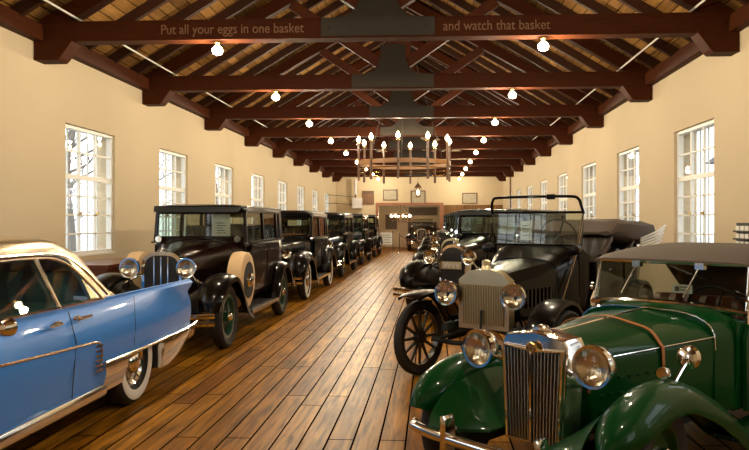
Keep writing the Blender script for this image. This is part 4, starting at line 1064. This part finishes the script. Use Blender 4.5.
# ------------------------------------------------------------------ blue hardtop sedan
def brougham():
    t = thing('hardtop_sedan', 'metallic blue hardtop sedan with brushed steel roof and tail fins, nearest on the left', 'car', (-3.45, 2.66, 0))
    B = 'blue_paint'
    # y, half width, belt width, shoulder z, centre z, bottom z
    st = [(-.92, .74, .60, .78, .80, .50), (-.80, .90, .80, .86, .88, .32), (-.3, .98, .86, .92, .94, .28), (.6, 1.0, .88, .96, .99, .26), (1.2, 1.0, .89, .965, .965, .25), (2.0, 1.0, .90, .955, .93, .25), (2.5, 1.0, .90, .95, .92, .25), (3.0, 1.0, .895, .955, .90, .26), (3.5, 1.0, .91, .955, .88, .30), (4.0, .985, .925, .955, .84, .34), (4.4, .965, .935, .955, .80, .40), (4.50, .95, .935, .957, .76, .44)]
    rings = []
    for (y, hw_, bw, zs, zc, zb_) in st:
        fin = max(0, min(1, (y - 2.9)/1.4))
        h = []
        h += [(hw_*.86, zb_), (hw_*.965, zb_ + .07), (hw_*.985, .50), (hw_, .62), (hw_*.995, .72), (hw_*.965 - .005*fin, .83 if zs > .86 else .76), (bw + .02 + .015*fin, zs - .03), (bw, zs), (bw - .04, zs - .012 - .05*fin), (bw - .12, min(zs - .02, zc + .02) - .03*fin), (bw - .35, zc - .01 - .02*fin), (.25, zc)]
        rings.append([V(x, y, z) for x, z in h] + [V(-x, y, z) for x, z in h[::-1]])
    body = MB().loft(rings).build('body', B, t)
    cm = MB()
    for yy in (0, 3.2):
        for s in (-1, 1):
            cut(body, MB().prism([(yy + .40*math.cos(a), min(.33 + .40*math.sin(a), .485 if yy > 1 else .8)) for a in [2*PI*k/40 for k in range(40)]], *sorted((s*.62, s*1.2)), 'x'))
    m = MB(); m.box(-.62, .62, -.7, 4.2, .20, .34); m.tube([(-.75, 3.2, .34), (.75, 3.2, .34)], .05, 8); m.tube([(-.75, 0, .34), (.75, 0, .34)], .05, 8); m.build('chassis', 'seam', t, smooth=False)
    # interior trim visible through the glass
    MB().box(-.74, .74, .9, 2.62, .90, .945).build('interior_tray', 'teal_cloth', t, smooth=False)
    seats(t, -.68, .68, 1.55, .90, 1.16, 'cream_leather'); seats(t, -.68, .68, 2.50, .90, 1.17, 'teal_cloth')
    steering(t, .36, .98, 1.05, .2, 1.1)
    # roof shell
    rr = []
    for (y, z0, z1, h0, h1) in ((.62, 1.30, 1.33, .70, .56), (.80, 1.315, 1.40, .73, .60), (1.3, 1.325, 1.44, .75, .62), (1.9, 1.325, 1.455, .755, .62), (2.25, 1.305, 1.45, .76, .62), (2.38, 1.27, 1.43, .77, .62), (2.52, 1.14, 1.40, .785, .62), (2.66, .955, 1.355, .80, .62), (2.85, .945, 1.26, .80, .60), (3.02, .94, 1.13, .79, .58), (3.14, .935, 1.01, .77, .56), (3.2, .93, .945, .74, .52)):
        ring = []; inner = []
        for k in range(17):
            u = -1 + 2*k/16; au = abs(u)
            x = math.copysign(h0*(1 - (1 - au)**1.6*0) if au == 1 else h1*au/.55 if au < .55 else h1 + (h0 - h1)*((au - .55)/.45)**.8, u)
            z = z1 - .018*(au/.55)**2 if au < .55 else z1 - .018 - (z1 - .018 - z0)*((au - .55)/.45)**1.5
            ring.append(V(x, y, z)); inner.append(V(x*.975, y, z - .02))
        rr.append(ring + inner[::-1])
    rf = MB().loft(rr).build('roof', 'steel_roof', t)
    # chrome window surrounds
    for s in (-1, 1):
        X = lambda z: s*(.905 - (z - .95)/(1.32 - .95)*.155)
        top = [(.72, .99), (.92, 1.25), (1.2, 1.296), (1.6, 1.305), (2.0, 1.302), (2.2, 1.285), (2.36, 1.225), (2.52, 1.09), (2.64, .955)]
        P = smooth_path([V(X(z), y, z) for y, z in top], 3)
        MB().tube(P, .013, 8).build('window_surround', 'chrome', t)
        P2 = smooth_path([V(X(z) + s*.012, y + (.05 if y > 2.1 else 0), z + .028) for y, z in top], 3)
        MB().tube(P2, .009, 6).build('roof_drip_moulding', 'chrome', t)
        MB().tube([(X(1.30), 1.96, 1.30), (X(.955), 2.02, .95)], .016, 8).build('window_divider', 'chrome', t)
        MB().tube([(X(.96), .72, .97), (X(.955), 1.9, .962), (X(.955), 2.64, .955)], .012, 6).build('belt_moulding', 'chrome', t)
        for (poly) in ([(.78, .96), (.95, 1.24), (1.2, 1.285), (1.95, 1.295), (2.01, .955)], [(2.03, .955), (1.97, 1.295), (2.18, 1.275), (2.34, 1.215), (2.48, 1.11), (2.62, .955)]):
            Q = [V(X(z) - s*.012, y, z) for y, z in poly]; MB().loft([Q, [q - V(s*.006, 0, 0) for q in Q]]).build('side_window', 'car_glass', t, smooth=False)
        # body side furniture
        sx_ = s*1.003
        MB().tube(smooth_path([(sx_*.995, -.5, .80), (sx_, .6, .765), (sx_, 1.8, .70), (sx_, 2.30, .675), (sx_, 2.40, .64), (sx_*.998, 2.42, .56), (sx_*.993, 2.40, .44)], 3), .009, 6).build('side_spear', 'chrome', t)
        m = MB()
        for k in range(6): m.bar((s*1.0, 2.33, .46 + k*.036), (s*1.018, 2.40, .46 + k*.036), .012, .012)
        m.build('side_gills', 'chrome', t)
        sill = MB()
        sill.loft([[V(s*.90, y, .25), V(s*1.0, y, .255), V(s*1.005, y, .30), V(s*.99, y, .33), V(s*.9, y, .33)] for y in (.45, 2.5)]); sill.build('sill_moulding', 'chrome', t)
        # rear lower chrome quarter, cut by the wheel opening
        pts = [(2.44, .27), (2.44, .455)]
        q = MB(); rq = []
        for (y, za, zb2) in ((2.45, .26, .50), (2.7, .26, .497), (3.0, .27, .493), (3.3, .26, .49), (3.6, .215, .49), (3.8, .21, .492), (4.0, .25, .495), (4.2, .32, .50), (4.40, .40, .505), (4.52, .46, .51)):
            xo = s*(1.012 - max(0, y - 4.2)*.08)
            rq.append([V(xo - s*.25, y, za), V(xo - s*.03, y, za + .01), V(xo + s*.012, y, (za + zb2)/2 + .03), V(xo + s*.008, y, zb2 - .02), V(xo - s*.0, y, zb2), V(xo - s*.25, y, zb2)])
        qo = q.loft(rq).build('lower_quarter_trim', 'chrome', t)
        wo = MB().prism([(3.2 + .385*math.cos(a), min(.33 + .385*math.sin(a), .475)) for a in [2*PI*k/40 for k in range(40)]], -1.3, 1.3, 'x'); cut(qo, wo)
        MB().tube([(s*1.02, 2.45, .50), (s*1.022, 3.3, .492), (s*1.02, 4.2, .496), (s*.985, 4.57, .51)], .012, 6).build('quarter_bead', 'chrome', t)
        for yy in (.62, 2.03):
            m = MB().tube([(s*.955, yy, .935), (s*1.0, yy + .02, .72), (s*.99, yy - .02, .34)], .0035, 4); m.build('door_seam', 'seam', t)
        m = MB().tube([(s*.972, 3.05, .93), (s*1.0, 3.02, .70), (s*.995, 3.0, .52)], .0025, 4); m.build('panel_seam', 'seam', t)
        for yy in (1.86, 2.12):
            h = MB().tube([(s*.95, yy, .875), (s*.995, yy + .01, .875), (s*1.0, yy + (.15 if yy > 2 else -.15), .875)], [.014, .012, .010], 8).build('door_handle', 'chrome', t)
            MB().lathe([(0, .022), (.01, .02), (.014, .01)], (s*.975, yy, .875), (s, 0, 0), 12).build('lock_button', 'chrome', h)
        make_wheel(t, 'turbine', .36, .18, s*.86, 0, s, wwall=True)
        make_wheel(t, 'turbine', .36, .18, s*.85, 3.2, s, wwall=True)
        # tail lamp tip, fin bead, bumper end
        MB().tube(smooth_path([V(s*.90, 2.7, .955), V(s*.905, 3.3, .957), V(s*.925, 4.0, .957), V(s*.935, 4.49, .957)], 3), .007, 6).build('fin_bead', B, t)
        MB().lathe([(0, .05), (.03, .04), (.05, .01)], (s*.90, 4.49, .66), (0, 1, 0), 14).build('tail_lamp', 'red_paint', t)
        MB().lathe([(0, .085), (.06, .085), (.10, .06)], (s*.80, 4.50, .42), (0, 1, 0), 16).build('exhaust_port', 'chrome', t)
        if s > 0: 
            mr = MB().tube([(.93, 1.0, .93), (.99, 1.05, .95), (1.03, 1.12, .955)], .012, 6).build('mirror_stalk', 'chrome', t)
            MB().lathe([(-.06, .015), (-.045, .04), (0, .055), (.04, .058), (.05, .05)], (1.05, 1.15, .955), (0, 1, 0), 18).build('mirror', 'chrome', mr)
        make_headlight(t, s*.72, -.90, .72, .085)
    m = MB().tube(smooth_path([(-.93, 4.45, .42), (-.8, 4.54, .42), (0, 4.62, .42), (.8, 4.54, .42), (.93, 4.45, .42)], 4), .07, 10); m.build('rear_bumper', 'chrome', t)
    m = MB().tube(smooth_path([(-.98, -.8, .42), (-.9, -1.02, .42), (0, -1.1, .42), (.9, -1.02, .42), (.98, -.8, .42)], 4), .07, 10); m.build('front_bumper', 'chrome', t)
    panel_glass(t, [(-.68, .55, 1.0), (.68, .55, 1.0), (.64, .80, 1.32), (-.64, .80, 1.32)], 'windshield_glass')
    MB().loft([[V(-.5, 2.78, 1.315), V(.5, 2.78, 1.315), V(.5, 3.11, 1.05), V(-.5, 3.11, 1.05)], [V(-.5, 2.80, 1.325), V(.5, 2.80, 1.325), V(.5, 3.13, 1.06), V(-.5, 3.13, 1.06)]]).build('rear_window', 'seam', t, smooth=False)
    return t
brougham()
SKY=5.0; EXPO=-0.52
# ------------------------------------------------------------------ camera, world, view
cd = bpy.data.cameras.new('camera'); cam = bpy.data.objects.new('camera', cd); COL.objects.link(cam); sc.camera = cam
F = 700.0; cd.sensor_fit = 'HORIZONTAL'; cd.sensor_width = 36; cd.lens = 36*F/749; cd.clip_end = 300; cd.clip_start = .05
cam.location = (0, 0, 1.55); cam.rotation_euler = (PI/2, 0, math.radians(2.9))
cd.shift_x = -22/749; cd.shift_y = -3/749
w = bpy.data.worlds.new('world'); sc.world = w; w.use_nodes = True
nt = w.node_tree; nt.nodes.clear()
o = nt.nodes.new('ShaderNodeOutputWorld'); bg = nt.nodes.new('ShaderNodeBackground')
tc = nt.nodes.new('ShaderNodeTexCoord'); sx = nt.nodes.new('ShaderNodeSeparateXYZ'); nt.links.new(tc.outputs['Generated'], sx.inputs[0])
cr = nt.nodes.new('ShaderNodeValToRGB'); nt.links.new(sx.outputs[2], cr.inputs[0])
cr.color_ramp.elements[0].color = (.95, .97, 1.0, 1); cr.color_ramp.elements[1].color = (.80, .90, 1.0, 1)
nt.links.new(cr.outputs[0], bg.inputs[0]); bg.inputs[1].default_value = SKY
nt.links.new(bg.outputs[0], o.inputs[0])
sc.view_settings.view_transform = 'Standard'; sc.view_settings.look = 'None'; sc.view_settings.gamma = 1
sc.view_settings.exposure = EXPO; sc.view_settings.use_curve_mapping = False
sc.cycles.max_bounces = 8; sc.cycles.diffuse_bounces = 4; sc.cycles.glossy_bounces = 4; sc.cycles.transparent_max_bounces = 16
sc.cycles.use_denoising = True; sc.cycles.sample_clamp_indirect = 8
sc.cycles.caustics_reflective = False; sc.cycles.caustics_refractive = False
